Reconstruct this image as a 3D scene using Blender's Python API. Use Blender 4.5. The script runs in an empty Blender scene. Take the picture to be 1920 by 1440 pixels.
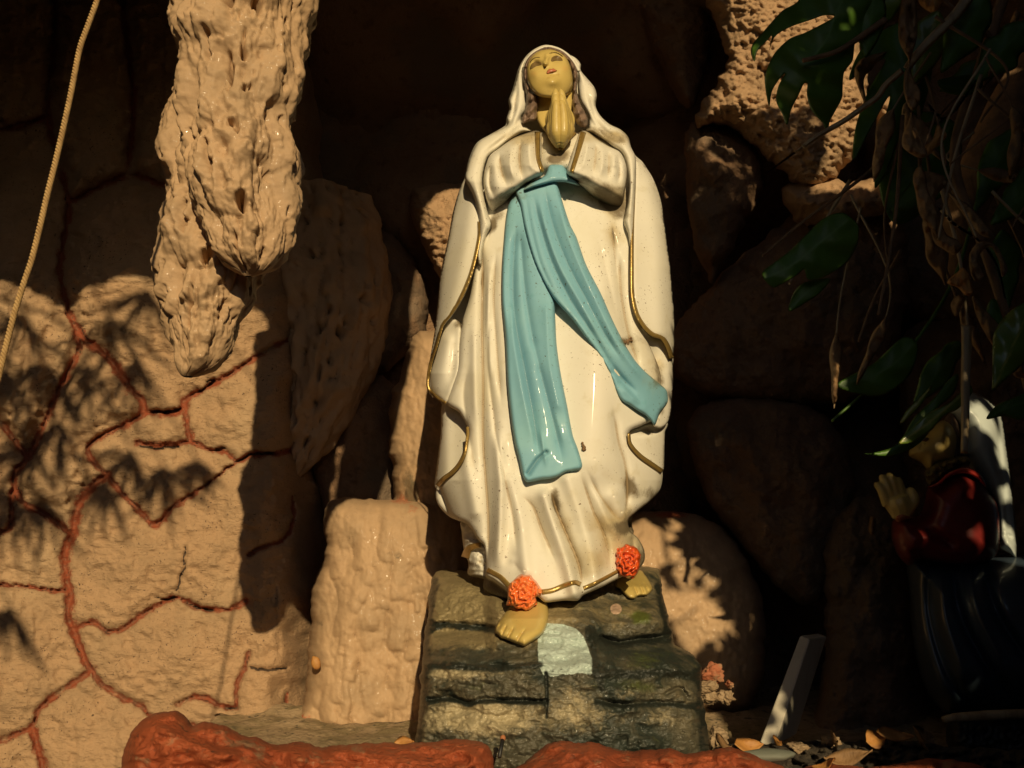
import bpy, bmesh, math, random
import numpy as np
from mathutils import Vector, Matrix
from mathutils.geometry import delaunay_2d_cdt

random.seed(7); rng = np.random.default_rng(7)
sc = bpy.context.scene
C = sc.collection

# ------------------------------------------------------------------ camera
EYE = 1.15                      # eye height above the paving
DIST = 1.93                     # from the lens to the middle of the statue
TILT = math.radians(13.0)
FPX = 1750.0                    # focal length in photo pixels (1920 wide)
cam_d = bpy.data.cameras.new('camera'); cam = bpy.data.objects.new('camera', cam_d); C.objects.link(cam)
cam.location = (0, -DIST, EYE); cam.rotation_euler = (math.radians(90) + TILT, 0, 0)
cam_d.sensor_width = 36; cam_d.lens = 36 * FPX / 1920; cam_d.clip_start = 0.02; cam_d.clip_end = 500
sc.camera = cam

# ------------------------------------------------------------------ sky, sun, exposure
SUN = np.array((0.15, -1.0, 0.36)); SUN = SUN / np.linalg.norm(SUN)      # towards the sun
el = math.asin(SUN[2]); az = math.atan2(SUN[0], SUN[1])
w = bpy.data.worlds.new('World'); sc.world = w; w.use_nodes = True
nt = w.node_tree; nt.nodes.clear()
sky = nt.nodes.new('ShaderNodeTexSky'); sky.sky_type = 'NISHITA'; sky.sun_disc = False
sky.sun_elevation = el; sky.sun_rotation = az; sky.dust_density = 0.4; sky.air_density = 0.5; sky.ozone_density = 0.5
bg = nt.nodes.new('ShaderNodeBackground'); bg.inputs['Strength'].default_value = 0.05
wo = nt.nodes.new('ShaderNodeOutputWorld')
nt.links.new(sky.outputs[0], bg.inputs['Color']); nt.links.new(bg.outputs[0], wo.inputs['Surface'])
sun_d = bpy.data.lights.new('sun', 'SUN'); sun = bpy.data.objects.new('sun', sun_d); C.objects.link(sun)
sun_d.energy = 4.9; sun_d.angle = math.radians(0.53); sun_d.color = (1.0, 0.78, 0.45)
sun.rotation_euler = Vector(tuple(SUN)).to_track_quat('Z', 'Y').to_euler()
sun.location = (1.0, -6, 4)
sc.view_settings.view_transform = 'Standard'; sc.view_settings.look = 'None'
sc.view_settings.exposure = -0.24; sc.view_settings.gamma = 1.0
sc.view_settings.use_curve_mapping = False
sc.render.engine = 'CYCLES'
sc.cycles.use_denoising = True; sc.cycles.max_bounces = 8; sc.cycles.diffuse_bounces = 5
sc.cycles.sample_clamp_indirect = 6.0

# ------------------------------------------------------------------ photo geometry
ct, st = math.cos(TILT), math.sin(TILT)
def P(px, py, y):
    """the place at depth y that the photograph shows at (px, py)"""
    px = np.asarray(px, float); py = np.asarray(py, float); y = np.asarray(y, float)
    a = (px - 960) / FPX; b = (720 - py) / FPX
    dy = ct - b * st; dz = st + b * ct
    s = (y + DIST) / dy
    return np.stack(np.broadcast_arrays(a * s, y, EYE + dz * s), -1)
def P1(px, py, y): return Vector(tuple(P(px, py, y)))
def to_sun(p, y):
    p = np.asarray(p, float); s = (y - p[..., 1:2]) / SUN[1]
    return p + s * SUN

# ------------------------------------------------------------------ noise
_perm = np.random.default_rng(3).permutation(256); _perm = np.concatenate([_perm, _perm, _perm])
_grad = np.random.default_rng(4).normal(size=(256, 3)); _grad /= np.linalg.norm(_grad, axis=1)[:, None]
def perlin(x, y, z=0.0):
    x, y, z = np.broadcast_arrays(np.asarray(x, float), np.asarray(y, float), np.asarray(z, float))
    xi = np.floor(x).astype(int); yi = np.floor(y).astype(int); zi = np.floor(z).astype(int)
    xf, yf, zf = x - xi, y - yi, z - zi
    u, v, t = [q * q * q * (q * (q * 6 - 15) + 10) for q in (xf, yf, zf)]
    def g(i, j, k):
        h = _perm[_perm[_perm[(xi + i) & 255] + ((yi + j) & 255)] + ((zi + k) & 255)]
        G = _grad[h]
        return G[..., 0] * (xf - i) + G[..., 1] * (yf - j) + G[..., 2] * (zf - k)
    l = lambda a, b, q: a + (b - a) * q
    return 1.5 * l(l(l(g(0,0,0), g(1,0,0), u), l(g(0,1,0), g(1,1,0), u), v),
             l(l(g(0,0,1), g(1,0,1), u), l(g(0,1,1), g(1,1,1), u), v), t)
def fbm(x, y, z=0.0, o=4, gain=.5):
    s = 0; a = 1.0; f = 1.0
    for i in range(o):
        s = s + a * perlin(np.asarray(x) * f + 13.7 * i, np.asarray(y) * f + 7.1 * i, np.asarray(z) * f + 3.3 * i); a *= gain; f *= 2.03
    return s
def ridged(x, y, z=0.0, o=4):
    s = 0; a = 1.0; f = 1.0
    for i in range(o):
        s = s + a * (1 - np.abs(perlin(np.asarray(x) * f + 5.2 * i, np.asarray(y) * f + 9.1 * i, np.asarray(z) * f))); a *= .5; f *= 2.1
    return s / 1.9 - .5
def cells(x, y, seed=0, jitter=.9):
    """distances to the nearest and second nearest point of a jittered lattice, and the nearest one's number"""
    x = np.asarray(x, float); y = np.asarray(y, float)
    xi = np.floor(x).astype(int); yi = np.floor(y).astype(int)
    d1 = np.full(x.shape, 9.0); d2 = np.full(x.shape, 9.0); idn = np.zeros(x.shape, int)
    for i in (-1, 0, 1):
        for j in (-1, 0, 1):
            h = _perm[_perm[(xi + i + seed) & 255] + ((yi + j) & 255)]
            h2 = _perm[h + 17]
            cx = xi + i + .5 + jitter * (h / 255 - .5); cy = yi + j + .5 + jitter * (h2 / 255 - .5)
            d = np.hypot(x - cx, y - cy)
            m = d < d1
            d2 = np.where(m, d1, np.minimum(d2, d)); idn = np.where(m, h, idn); d1 = np.where(m, d, d1)
    return d1, d2, idn
def sstep(a, b, x):
    t = np.clip((np.asarray(x, float) - a) / (b - a), 0, 1); return t * t * (3 - 2 * t)

def drips(U, V, n, ur, vr, wr, lr, h, seed, drift=0.0):
    """runs of thick wet plaster: each swells downwards and ends in a rounded lip (metres)"""
    r = np.random.default_rng(seed); H = np.zeros(U.shape)
    for _ in range(n):
        u0 = r.uniform(*ur); v0 = r.uniform(*vr); wd = r.uniform(*wr); L = r.uniform(*lr); hh = h * r.uniform(.35, 1.0) * (wd / wr[1]) ** .5
        dv = V - v0; m = (np.abs(U - u0) < 2.2 * wd + abs(drift) * L) & (dv > -wd * 1.1) & (dv < L)
        if not m.any(): continue
        t = dv[m] / L
        uu = (U[m] - u0 - drift * dv[m] + .3 * wd * np.sin(dv[m] / wd * .9 + u0 * 50)) / (wd * (1 - .35 * np.clip(t, 0, 1)))
        low = np.clip(-dv[m] / wd, 0, 1.1)
        prof = np.where(dv[m] >= 0, (1 - np.clip(t, 0, 1)) ** .8, np.sqrt(np.clip(1 - low ** 2, 0, 1)))
        b = hh * prof * np.sqrt(np.clip(1 - (uu / 1.25) ** 2, 0, 1))
        H[m] = np.maximum(H[m], b)
    return H

# ------------------------------------------------------------------ curves and areas in photo pixels
def spline(pts, step=3.0, closed=False):
    p = np.asarray(pts, float); n = len(p)
    if closed: q = np.vstack([p[-1], p, p[0], p[1]])
    else: q = np.vstack([2 * p[0] - p[1], p, 2 * p[-1] - p[-2]])
    out = []
    for i in range(n if closed else n - 1):
        p0, p1, p2, p3 = q[i], q[i + 1], q[i + 2], q[i + 3]
        k = max(1, int(np.linalg.norm(p2 - p1) / step)); t = (np.arange(k) / k)[:, None]
        # centripetal-like: damp tangents by local length so corners do not overshoot
        L = np.linalg.norm(p2 - p1); m1 = (p2 - p0); m2 = (p3 - p1)
        m1 = m1 / (np.linalg.norm(m1) + 1e-9) * min(L, np.linalg.norm(m1) * .5) ; m2 = m2 / (np.linalg.norm(m2) + 1e-9) * min(L, np.linalg.norm(m2) * .5)
        out.append((2*t**3-3*t**2+1) * p1 + (t**3-2*t**2+t) * m1 + (-2*t**3+3*t**2) * p2 + (t**3-t**2) * m2)
    out = np.vstack(out)
    if not closed: out = np.vstack([out, p[-1]])
    return out
def pdist(x, y, line, closed=False):
    a = np.asarray(line, float)
    if closed: a = np.vstack([a, a[0]])
    sh = np.shape(x); q = np.stack([np.ravel(x), np.ravel(y)], -1)
    best = np.full(len(q), 1e9)
    s, e = a[:-1], a[1:]; d = e - s; L = (d ** 2).sum(1) + 1e-12
    for c0 in range(0, len(s), 32):
        S = s[c0:c0+32]; D = d[c0:c0+32]; LL = L[c0:c0+32]
        t = np.clip(((q[:, None, :] - S) * D).sum(-1) / LL, 0, 1)
        v = q[:, None, :] - S - t[..., None] * D
        best = np.minimum(best, np.sqrt((v ** 2).sum(-1)).min(1))
    return best.reshape(sh)
def inside(x, y, poly):
    sh = np.shape(x); x = np.ravel(x); y = np.ravel(y); r = np.zeros(len(x), bool); p = np.asarray(poly)
    x1, y1 = p[:, 0], p[:, 1]; x2, y2 = np.roll(x1, -1), np.roll(y1, -1)
    for i in range(len(p)):
        if y1[i] == y2[i]: continue
        m = ((y1[i] > y) != (y2[i] > y)) & (x < (x2[i] - x1[i]) * (y - y1[i]) / (y2[i] - y1[i]) + x1[i]); r ^= m
    return r.reshape(sh)

# ------------------------------------------------------------------ mesh collecting
class MB:
    def __init__(s): s.v = []; s.f = []; s.n = 0; s.a = {}
    def add(s, v, f, **attr):
        v = np.asarray(v, float).reshape(-1, 3)
        s.f += [tuple(int(i) + s.n for i in q) for q in f]
        for k in set(list(s.a) + list(attr)):
            col = s.a.setdefault(k, [np.zeros(s.n)] if s.n else [])
            col.append(np.broadcast_to(np.asarray(attr.get(k, 0.0), float), (len(v),)).copy())
        s.v.append(v); s.n += len(v)
    def build(s, name, mat, parent=None, smooth=True, sharp=None):
        v = np.vstack(s.v)
        base = Vector((0, 0, 0))
        if parent is not None: base = Vector(parent['_base'])
        else:
            base = Vector(((v[:, 0].min() + v[:, 0].max()) / 2, (v[:, 1].min() + v[:, 1].max()) / 2, v[:, 2].min()))
        me = bpy.data.meshes.new(name)
        me.from_pydata((v - np.array(base)).tolist(), [], s.f)
        if smooth: me.polygons.foreach_set('use_smooth', np.ones(len(me.polygons), bool))
        for k, col in s.a.items():
            at = me.attributes.new(k, 'FLOAT', 'POINT'); at.data.foreach_set('value', np.concatenate(col).astype(np.float32))
        me.update()
        if sharp: me.set_sharp_from_angle(angle=math.radians(sharp))
        o = bpy.data.objects.new(name, me); C.objects.link(o)
        if mat is not None: me.materials.append(mat)
        if parent is not None: o.parent = parent; o['_base'] = list(base)
        else: o.location = base; o['_base'] = list(base)
        if parent is not None and parent.type == 'MESH': pass
        return o
def tag(o, label, cat, group=None, kind=None):
    o['label'] = label; o['category'] = cat
    if group: o['group'] = group
    if kind: o['kind'] = kind
    return o
def thing(name, label, cat, base, group=None):
    o = bpy.data.objects.new(name, None); C.objects.link(o); o.empty_display_size = .05
    o.location = base; o['_base'] = [float(q) for q in base]
    return tag(o, label, cat, group)

def tri_area(poly, sp):
    """even triangles over an outline (photo pixels); returns points, faces, number of rim points"""
    b = np.asarray(poly, float)
    keep = [0]
    for i in range(1, len(b)):
        if np.linalg.norm(b[i] - b[keep[-1]]) > sp * .45: keep.append(i)
    if len(keep) > 3 and np.linalg.norm(b[keep[-1]] - b[keep[0]]) < sp * .45: keep.pop()
    b = b[keep]
    x0, y0 = b.min(0); x1, y1 = b.max(0)
    gx, gy = np.meshgrid(np.arange(x0, x1, sp), np.arange(y0, y1, sp * .866))
    gx = gx + (np.arange(gx.shape[0]) % 2)[:, None] * sp * .5
    gx = gx.ravel(); gy = gy.ravel()
    m = inside(gx, gy, b); gx, gy = gx[m], gy[m]
    m = pdist(gx, gy, b, True) > sp * .55; gx, gy = gx[m], gy[m]
    pts = np.vstack([b, np.stack([gx, gy], -1)]); nb = len(b)
    vv, ee, ff, ov, oe, of = delaunay_2d_cdt([Vector((p[0], -p[1])) for p in pts], [(i, (i + 1) % nb) for i in range(nb)], [], 1, 1e-4)
    vv = np.array([(q.x, -q.y) for q in vv])
    return vv, ff, b
def relief(mb, poly, depth, sp=3.0, rw=7.0, rd=.01, thick=.02, bw=None, closed=True, raw=False, attrs=None, back=True, wob=0.0, seed=0):
    """a solid with its own front, rounded rim and back: outline in photo pixels, depth(px,py,d) in metres"""
    b = np.asarray(poly, float) if raw else spline(poly, sp, True)
    if wob:
        k = np.arange(len(b)); n = np.roll(b, -1, 0) - np.roll(b, 1, 0); n = np.stack([n[:, 1], -n[:, 0]], -1); n /= np.linalg.norm(n, axis=1)[:, None] + 1e-9
        b = b + n * (wob * fbm(b[:, 0] / 22, b[:, 1] / 22, seed + .5, 3))[:, None]
    v, f, rim = tri_area(b, sp)
    d = pdist(v[:, 0], v[:, 1], rim, True); d[d < 1e-3] = 0
    t = np.clip(d / rw, 0, 1); roll = rd * (1 - np.sqrt(np.clip(1 - (1 - t) ** 2, 0, 1)))
    y0 = depth(v[:, 0], v[:, 1], d)
    yf = y0 + roll
    at = {k: fn(v[:, 0], v[:, 1], d) for k, fn in (attrs or {}).items()}
    n = len(v)
    front = P(v[:, 0], v[:, 1], yf)
    if not back: mb.add(front, f, **at); return
    tb = np.clip(d / (bw or rw * 2.5), 0, 1); yb = y0 + rd + thick * np.sqrt(np.clip(1 - (1 - tb) ** 2, 0, 1))
    inner = np.nonzero(d > 0)[0]; idx = np.arange(n); idx[inner] = n + np.arange(len(inner))
    bk = P(v[inner, 0], v[inner, 1], np.maximum(yb[inner], yf[inner] + .0008))
    mb.add(np.vstack([front, bk]), [tuple(q) for q in f] + [tuple(idx[list(reversed(q))]) for q in f],
           **{k: np.concatenate([a, a[inner]]) for k, a in at.items()})
def ribbon(line, w0, w1=None, step=2.5):
    p = spline(line, step); k = np.linspace(0, 1, len(p)); w1 = w0 if w1 is None else w1
    tg = np.gradient(p, axis=0); tg /= np.linalg.norm(tg, axis=1)[:, None] + 1e-9; n = np.stack([tg[:, 1], -tg[:, 0]], -1)
    w_ = (w0 + (w1 - w0) * k)[:, None] / 2
    return np.vstack([p + n * w_, (p - n * w_)[::-1]])
def tube(mb, pts, rad, seg=8, cap=True, twist=None, **attr):
    pts = np.asarray(pts, float); n = len(pts); rad = np.broadcast_to(np.asarray(rad, float), (n,))
    tg = np.gradient(pts, axis=0); tg /= np.linalg.norm(tg, axis=1)[:, None] + 1e-9
    up = np.array((0.13, .91, .38)); V = []
    for i in range(n):
        a = np.cross(tg[i], up); a /= np.linalg.norm(a) + 1e-9; b = np.cross(tg[i], a)
        th = np.arange(seg) / seg * 2 * math.pi + (twist[i] if twist is not None else 0)
        V.append(pts[i] + rad[i] * (np.cos(th)[:, None] * a + np.sin(th)[:, None] * b))
    F = [(i*seg+j, i*seg+(j+1) % seg, (i+1)*seg+(j+1) % seg, (i+1)*seg+j) for i in range(n-1) for j in range(seg)]
    if cap: F += [tuple(range(seg))[::-1], tuple(range((n-1)*seg, n*seg))]
    mb.add(np.vstack(V), F, **attr)
def lump(mb, c, r, rough=.25, seed=0, sub=3, freq=1.6, scale=(1, 1, 1), rot=None, facet=False):
    bm = bmesh.new(); bmesh.ops.create_icosphere(bm, subdivisions=sub, radius=1)
    v = np.array([q.co[:] for q in bm.verts]); f = [[q.index for q in t.verts] for t in bm.faces]; bm.free()
    nz = fbm(v[:, 0] * freq + seed * 3.1, v[:, 1] * freq + seed, v[:, 2] * freq, 4)
    if facet:
        dirs = np.random.default_rng(seed).normal(size=(11, 3)); dirs /= np.linalg.norm(dirs, axis=1)[:, None]
        k = (v @ dirs.T); lim = np.random.default_rng(seed + 1).uniform(.62, .9, 11)
        s = np.min(np.where(k > 1e-3, lim / np.maximum(k, 1e-3), 9), axis=1); v = v * np.minimum(1, s)[:, None]
    v = v * (1 + rough * nz)[:, None] * np.array(scale) * r
    if rot is not None: v = v @ np.array(Matrix.Rotation(rot, 3, 'Y')).T
    mb.add(v + np.array(c), f)

# ------------------------------------------------------------------ materials
def mat(name, base, rough=.6, var=(), bumps=(), attrs=(), metallic=0.0, coat=0.0, spec=.5, speck=None, crev=None):
    """var: (scale, colour, lo, hi[, stretch]); bumps: (kind, scale, strength, dist[, stretch]); attrs: (name, colour, noise_scale, lo, hi)"""
    m = bpy.data.materials.new(name); m.use_nodes = True; t = m.node_tree; N = t.nodes; Lk = t.links.new; N.clear()
    out = N.new('ShaderNodeOutputMaterial'); b = N.new('ShaderNodeBsdfPrincipled'); Lk(b.outputs[0], out.inputs[0])
    tc = N.new('ShaderNodeTexCoord')
    def coords(stretch=None):
        if stretch is None: return tc.outputs['Object']
        mp = N.new('ShaderNodeMapping'); mp.inputs['Scale'].default_value = stretch; Lk(tc.outputs['Object'], mp.inputs[0]); return mp.outputs[0]
    def noise(scale, detail=6, stretch=None, rough=.6):
        n = N.new('ShaderNodeTexNoise'); n.inputs['Scale'].default_value = scale; n.inputs['Detail'].default_value = detail; n.inputs['Roughness'].default_value = rough
        Lk(coords(stretch), n.inputs['Vector']); return n.outputs['Fac']
    def ramp(fac, lo, hi):
        r = N.new('ShaderNodeMapRange'); r.interpolation_type = 'SMOOTHSTEP'; r.inputs['From Min'].default_value = lo; r.inputs['From Max'].default_value = hi; Lk(fac, r.inputs['Value']); return r.outputs[0]
    def math_(op, a, c):
        k = N.new('ShaderNodeMath'); k.operation = op; Lk(a, k.inputs[0])
        if isinstance(c, (int, float)): k.inputs[1].default_value = c
        else: Lk(c, k.inputs[1])
        return k.outputs[0]
    rgb = N.new('ShaderNodeRGB'); rgb.outputs[0].default_value = (*base, 1); col = rgb.outputs[0]
    def mixc(col, fac, c):
        x = N.new('ShaderNodeMix'); x.data_type = 'RGBA'; Lk(fac, x.inputs[0]); Lk(col, x.inputs[6]); x.inputs[7].default_value = (*c, 1); return x.outputs[2]
    for q in var: col = mixc(col, ramp(noise(q[0], 7, q[4] if len(q) > 4 else None), q[2], q[3]), q[1])
    rsock = None
    for q in attrs:
        a = N.new('ShaderNodeAttribute'); a.attribute_name = q[0]
        if q[2]:
            nz = noise(q[2], 8, None, .7)
            # the mask is broken up by noise: mask * 1.0 + (noise - .5)
            sft = math_('SUBTRACT', nz, .5); sft = math_('MULTIPLY', sft, q[5] if len(q) > 5 else 1.2)
            gate = ramp(a.outputs['Fac'], 0.0, .12)
            s = math_('ADD', a.outputs['Fac'], sft); fac = math_('MULTIPLY', ramp(s, q[3], q[4]), gate)
        else: fac = ramp(a.outputs['Fac'], q[3], q[4])
        col = mixc(col, fac, q[1])
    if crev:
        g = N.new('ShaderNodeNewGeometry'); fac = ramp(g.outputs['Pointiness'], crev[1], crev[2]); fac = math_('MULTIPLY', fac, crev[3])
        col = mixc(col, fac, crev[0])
    if speck:
        s1 = ramp(noise(speck[0], 2), speck[2], speck[3]); s2 = ramp(noise(speck[0] * .06, 3), .42, .62)
        col = mixc(col, math_('MULTIPLY', s1, s2), speck[1])
    Lk(col, b.inputs['Base Color'])
    b.inputs['Roughness'].default_value = rough; b.inputs['Metallic'].default_value = metallic
    b.inputs['Coat Weight'].default_value = coat; b.inputs['Coat Roughness'].default_value = .08
    b.inputs['Specular IOR Level'].default_value = spec
    h = None; prev = None
    for q in bumps:
        kind, scale, strength, dist = q[:4]; stt = q[4] if len(q) > 4 else None
        if kind == 'noise': s = noise(scale, 8, stt, .65)
        elif kind == 'pits':
            vo = N.new('ShaderNodeTexVoronoi'); vo.inputs['Scale'].default_value = scale; Lk(coords(stt), vo.inputs['Vector']); s = ramp(vo.outputs['Distance'], .05, .35)
        else:
            vo = N.new('ShaderNodeTexVoronoi'); vo.inputs['Scale'].default_value = scale; vo.feature = 'SMOOTH_F1'; Lk(coords(stt), vo.inputs['Vector']); s = vo.outputs['Distance']
        bp = N.new('ShaderNodeBump'); bp.inputs['Strength'].default_value = strength; bp.inputs['Distance'].default_value = dist; Lk(s, bp.inputs['Height'])
        if prev is not None: Lk(prev, bp.inputs['Normal'])
        prev = bp.outputs[0]
    if prev is not None: Lk(prev, b.inputs['Normal'])
    return m

DIRT = (.16, .125, .075); GREY = (.20, .19, .15)
M = {}
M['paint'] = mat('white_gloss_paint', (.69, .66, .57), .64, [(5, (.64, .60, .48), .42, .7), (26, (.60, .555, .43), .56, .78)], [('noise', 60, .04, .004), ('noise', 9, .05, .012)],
                 [('stain_shade', (.46, .37, .21), 16, .30, 1.2, 1.0), ('dirt_shade', DIRT, 34, .40, 1.05, 1.3)], coat=.05, spec=.4, crev=((.26, .18, .085), .49, .42, .75), speck=(190, (.13, .08, .04), .655, .69))
M['sash'] = mat('blue_gloss_paint', (.185, .40, .50), .64, [(7, (.22, .45, .52), .45, .7), (40, (.15, .36, .44), .56, .78)], [('noise', 50, .05, .004)],
                 [('dirt_shade', (.12, .17, .14), 40, .45, 1.1, 1.3), ('stain_shade', (.30, .40, .34), 16, .4, 1.3, 1.0)], coat=.05, spec=.4, crev=((.07, .14, .16), .485, .40, .7), speck=(170, (.07, .07, .04), .655, .69))
M['gold'] = mat('gold_paint', (.40, .27, .085), .30, [(60, (.22, .13, .04), .5, .75)], [('noise', 120, .25, .002)], metallic=.55)
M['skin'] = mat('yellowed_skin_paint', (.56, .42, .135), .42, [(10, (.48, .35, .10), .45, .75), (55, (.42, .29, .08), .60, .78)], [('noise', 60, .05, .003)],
                [('dirt_shade', (.20, .12, .04), 50, .5, 1.2, 1.2), ('blush', (.60, .32, .10), 0, .1, 1.2)], coat=.25, crev=((.30, .16, .05), .485, .40, .6), speck=(260, (.2, .1, .04), .70, .75))
M['hair'] = mat('brown_hair_paint', (.22, .145, .105), .5, [(40, (.13, .085, .06), .4, .7)], [('noise', 140, .5, .004, (1, 1, .3))], crev=((.07, .04, .03), .49, .40, .8))
M['eye'] = mat('eye_paint', (.17, .11, .04), .45); M['lip'] = mat('lip_paint', (.46, .15, .07), .4); M['brow'] = mat('brow_paint', (.30, .20, .065), .6)
M['rose'] = mat('orange_rose_paint', (.78, .17, .035), .36, [(45, (.80, .26, .07), .45, .7), (25, (.60, .10, .02), .55, .8)], [('noise', 120, .15, .002)], coat=.4, crev=((.22, .04, .01), .48, .38, .9))
M['rose_b'] = mat('red_rose_paint', (.66, .085, .015), .36, [(45, (.72, .19, .04), .50, .75), (25, (.36, .05, .01), .55, .8)], [('noise', 120, .15, .002)], coat=.4, crev=((.12, .02, .01), .48, .38, .9))
M['plinth'] = mat('painted_dark_rock', (.085, .078, .052), .5, [(14, (.19, .155, .09), .48, .64), (7, (.026, .034, .026), .45, .58), (46, (.03, .035, .022), .52, .72, (1, 1, 2.2)), (30, (.085, .10, .025), .60, .78)],
                  [('noise', 20, .35, .02, (1, 1, 2.0)), ('noise', 90, .55, .006), ('smooth', 160, .35, .003)],
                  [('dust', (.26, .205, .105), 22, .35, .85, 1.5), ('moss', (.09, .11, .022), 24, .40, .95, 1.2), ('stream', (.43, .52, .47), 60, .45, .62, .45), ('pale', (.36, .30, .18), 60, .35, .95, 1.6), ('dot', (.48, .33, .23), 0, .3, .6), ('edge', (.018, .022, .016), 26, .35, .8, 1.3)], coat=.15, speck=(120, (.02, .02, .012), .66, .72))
PL = (.46, .29, .16)
M['plaster'] = mat('sandy_plaster', PL, .78, [(7, (.38, .245, .135), .42, .66), (3, (.49, .33, .19), .5, .7), (60, (.32, .205, .115), .58, .78)],
                   [('noise', 34, .40, .012), ('noise', 150, .8, .006), ('noise', 60, .6, .010, (1, 1, 2.8))],
                   [('red', (.30, .066, .022), 100, .40, .95, 1.2), ('crack', (.045, .027, .016), 90, .42, .75, .9), ('grime', (.17, .14, .075), 40, .4, 1.0, 1.3)], crev=((.20, .13, .08), .47, .36, .7), speck=(150, (.10, .062, .036), .63, .69))
M['mortar'] = mat('red_mortar', (.30, .062, .022), .65, [(60, (.17, .035, .014), .42, .66), (9, (.36, .20, .115), .55, .70), (120, (.40, .19, .11), .58, .72)], [('noise', 80, .6, .006)], crev=((.10, .02, .01), .48, .38, .8))
M['drip'] = mat('glossy_dripped_cement', (.44, .29, .165), .74, [(9, (.37, .25, .145), .42, .66), (50, (.32, .21, .12), .56, .78), (4, (.38, .245, .14), .5, .7)],
                [('noise', 14, .15, .02), ('noise', 190, .28, .002)],
                [('red', (.42, .10, .04), 70, .40, .9, 1.3), ('grime', (.12, .095, .055), 50, .4, .9, 1.3), ('tan', (.40, .25, .13), 20, .4, 1.0, .8)], coat=.04, spec=.35, crev=((.13, .08, .04), .48, .39, .9))
M['rock'] = mat('rough_cement_rock', (.28, .165, .09), .85, [(5, (.22, .125, .066), .42, .66), (30, (.16, .09, .047), .52, .74), (2.2, (.20, .14, .09), .5, .62)],
                [('noise', 26, .7, .025), ('noise', 95, .8, .010)], [('red', (.38, .10, .03), 40, .4, 1.0, 1.2)], crev=((.13, .08, .05), .47, .37, .8))
M['ledge'] = mat('red_painted_cement', (.38, .085, .028), .62, [(8, (.30, .062, .02), .42, .66), (40, (.43, .13, .05), .56, .76), (16, (.28, .15, .08), .58, .70), (70, (.15, .045, .02), .58, .70)],
                 [('noise', 22, .5, .014), ('noise', 90, .9, .008), ('noise', 240, .6, .002)], [('dust', (.31, .22, .125), 45, .36, .9, 1.5)], coat=.05, spec=.4, crev=((.12, .03, .01), .48, .39, .85))
M['soil'] = mat('dark_soil', (.075, .056, .036), .9, [(40, (.035, .027, .018), .45, .65), (12, (.12, .10, .05), .55, .75)], [('noise', 60, .9, .02), ('noise', 220, .6, .005)])
M['paving'] = mat('earth', (.10, .075, .05), .9, [(2, (.07, .055, .036), .4, .7)], [('noise', 40, .4, .01)])
M['rope'] = mat('tan_rope', (.42, .27, .11), .8, [(90, (.30, .18, .07), .4, .7)], [('noise', 400, .5, .001)])
M['leaf'] = mat('glossy_green_leaf', (.05, .115, .014), .45, [(20, (.065, .14, .018), .45, .7)], [('noise', 40, .15, .004)], [('vein', (.07, .15, .03), 0, .2, .9)], coat=.0, spec=.35)
M['leaf_y'] = mat('yellow_green_leaf', (.10, .17, .02), .38, [(20, (.16, .20, .03), .45, .7)], [('noise', 40, .15, .004)], [('vein', (.26, .28, .06), 0, .2, .9)], coat=.3)
M['dry'] = mat('dry_leaf', (.24, .135, .055), .7, [(30, (.14, .075, .03), .42, .66), (14, (.32, .20, .09), .5, .75)], [('noise', 70, .6, .006, (1, 1, .3))])
M['dry_o'] = mat('orange_dry_leaf', (.42, .20, .05), .6, [(40, (.30, .12, .03), .42, .66)], [('noise', 90, .4, .004)])
M['stalk'] = mat('pale_dry_stalk', (.34, .26, .15), .65, [(50, (.22, .15, .08), .42, .66, (1, 1, .2))], [('noise', 120, .4, .003)])
M['bark'] = mat('brown_bark', (.20, .115, .055), .85, [(20, (.12, .07, .035), .4, .65)], [('noise', 40, .7, .01, (1, 1, .25))])
M['slab'] = mat('white_marble_slab', (.62, .57, .47), .45, [(12, (.50, .46, .37), .42, .66)], [('noise', 120, .2, .002)], speck=(90, (.12, .1, .07), .66, .72))
M['stone'] = mat('broken_stone', (.36, .255, .15), .8, [(30, (.26, .17, .09), .42, .66)], [('noise', 60, .7, .01), ('noise', 190, .5, .004)])
M['brickred'] = mat('broken_red_brick', (.40, .13, .06), .8, [(30, (.32, .20, .11), .42, .66)], [('noise', 60, .7, .01)])
M['maroon'] = mat('maroon_gloss_paint', (.15, .014, .012), .42, [(30, (.20, .02, .015), .5, .7)], coat=.15)
M['collar'] = mat('dull_gold_collar', (.30, .22, .07), .35, [(90, (.12, .09, .03), .45, .6)], [('noise', 90, .9, .01)], metallic=.4)
M['navy'] = mat('navy_gloss_paint', (.04, .06, .085), .36, [(12, (.045, .06, .075), .45, .7)], coat=.5)
M['veilw'] = mat('pale_blue_veil_paint', (.50, .56, .54), .35, [(10, (.44, .50, .48), .45, .7)], coat=.4)
M['black'] = mat('black_base_paint', (.012, .012, .012), .5, [(20, (.03, .026, .02), .5, .7)], [('noise', 40, .3, .006)])
M['tip'] = mat('match_head', (.35, .13, .05), .8)

# ================================================================== THE GROTTO
# ------------------------------------------------------------------ paving in front, reaching the horizon
mb = MB(); xs = np.concatenate([np.linspace(-120, -6, 8), np.linspace(-4, 4, 33), np.linspace(6, 120, 8)])
X, Y = np.meshgrid(xs, xs); mb.add(np.stack([X, Y, 0 * X], -1).reshape(-1, 3), [(j*len(xs)+i, j*len(xs)+i+1, (j+1)*len(xs)+i+1, (j+1)*len(xs)+i) for j in range(len(xs)-1) for i in range(len(xs)-1)])
g = mb.build('ground', M['paving'], smooth=False); g['kind'] = 'structure'; g['label'] = 'bare earth in front of the grotto'

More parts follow.
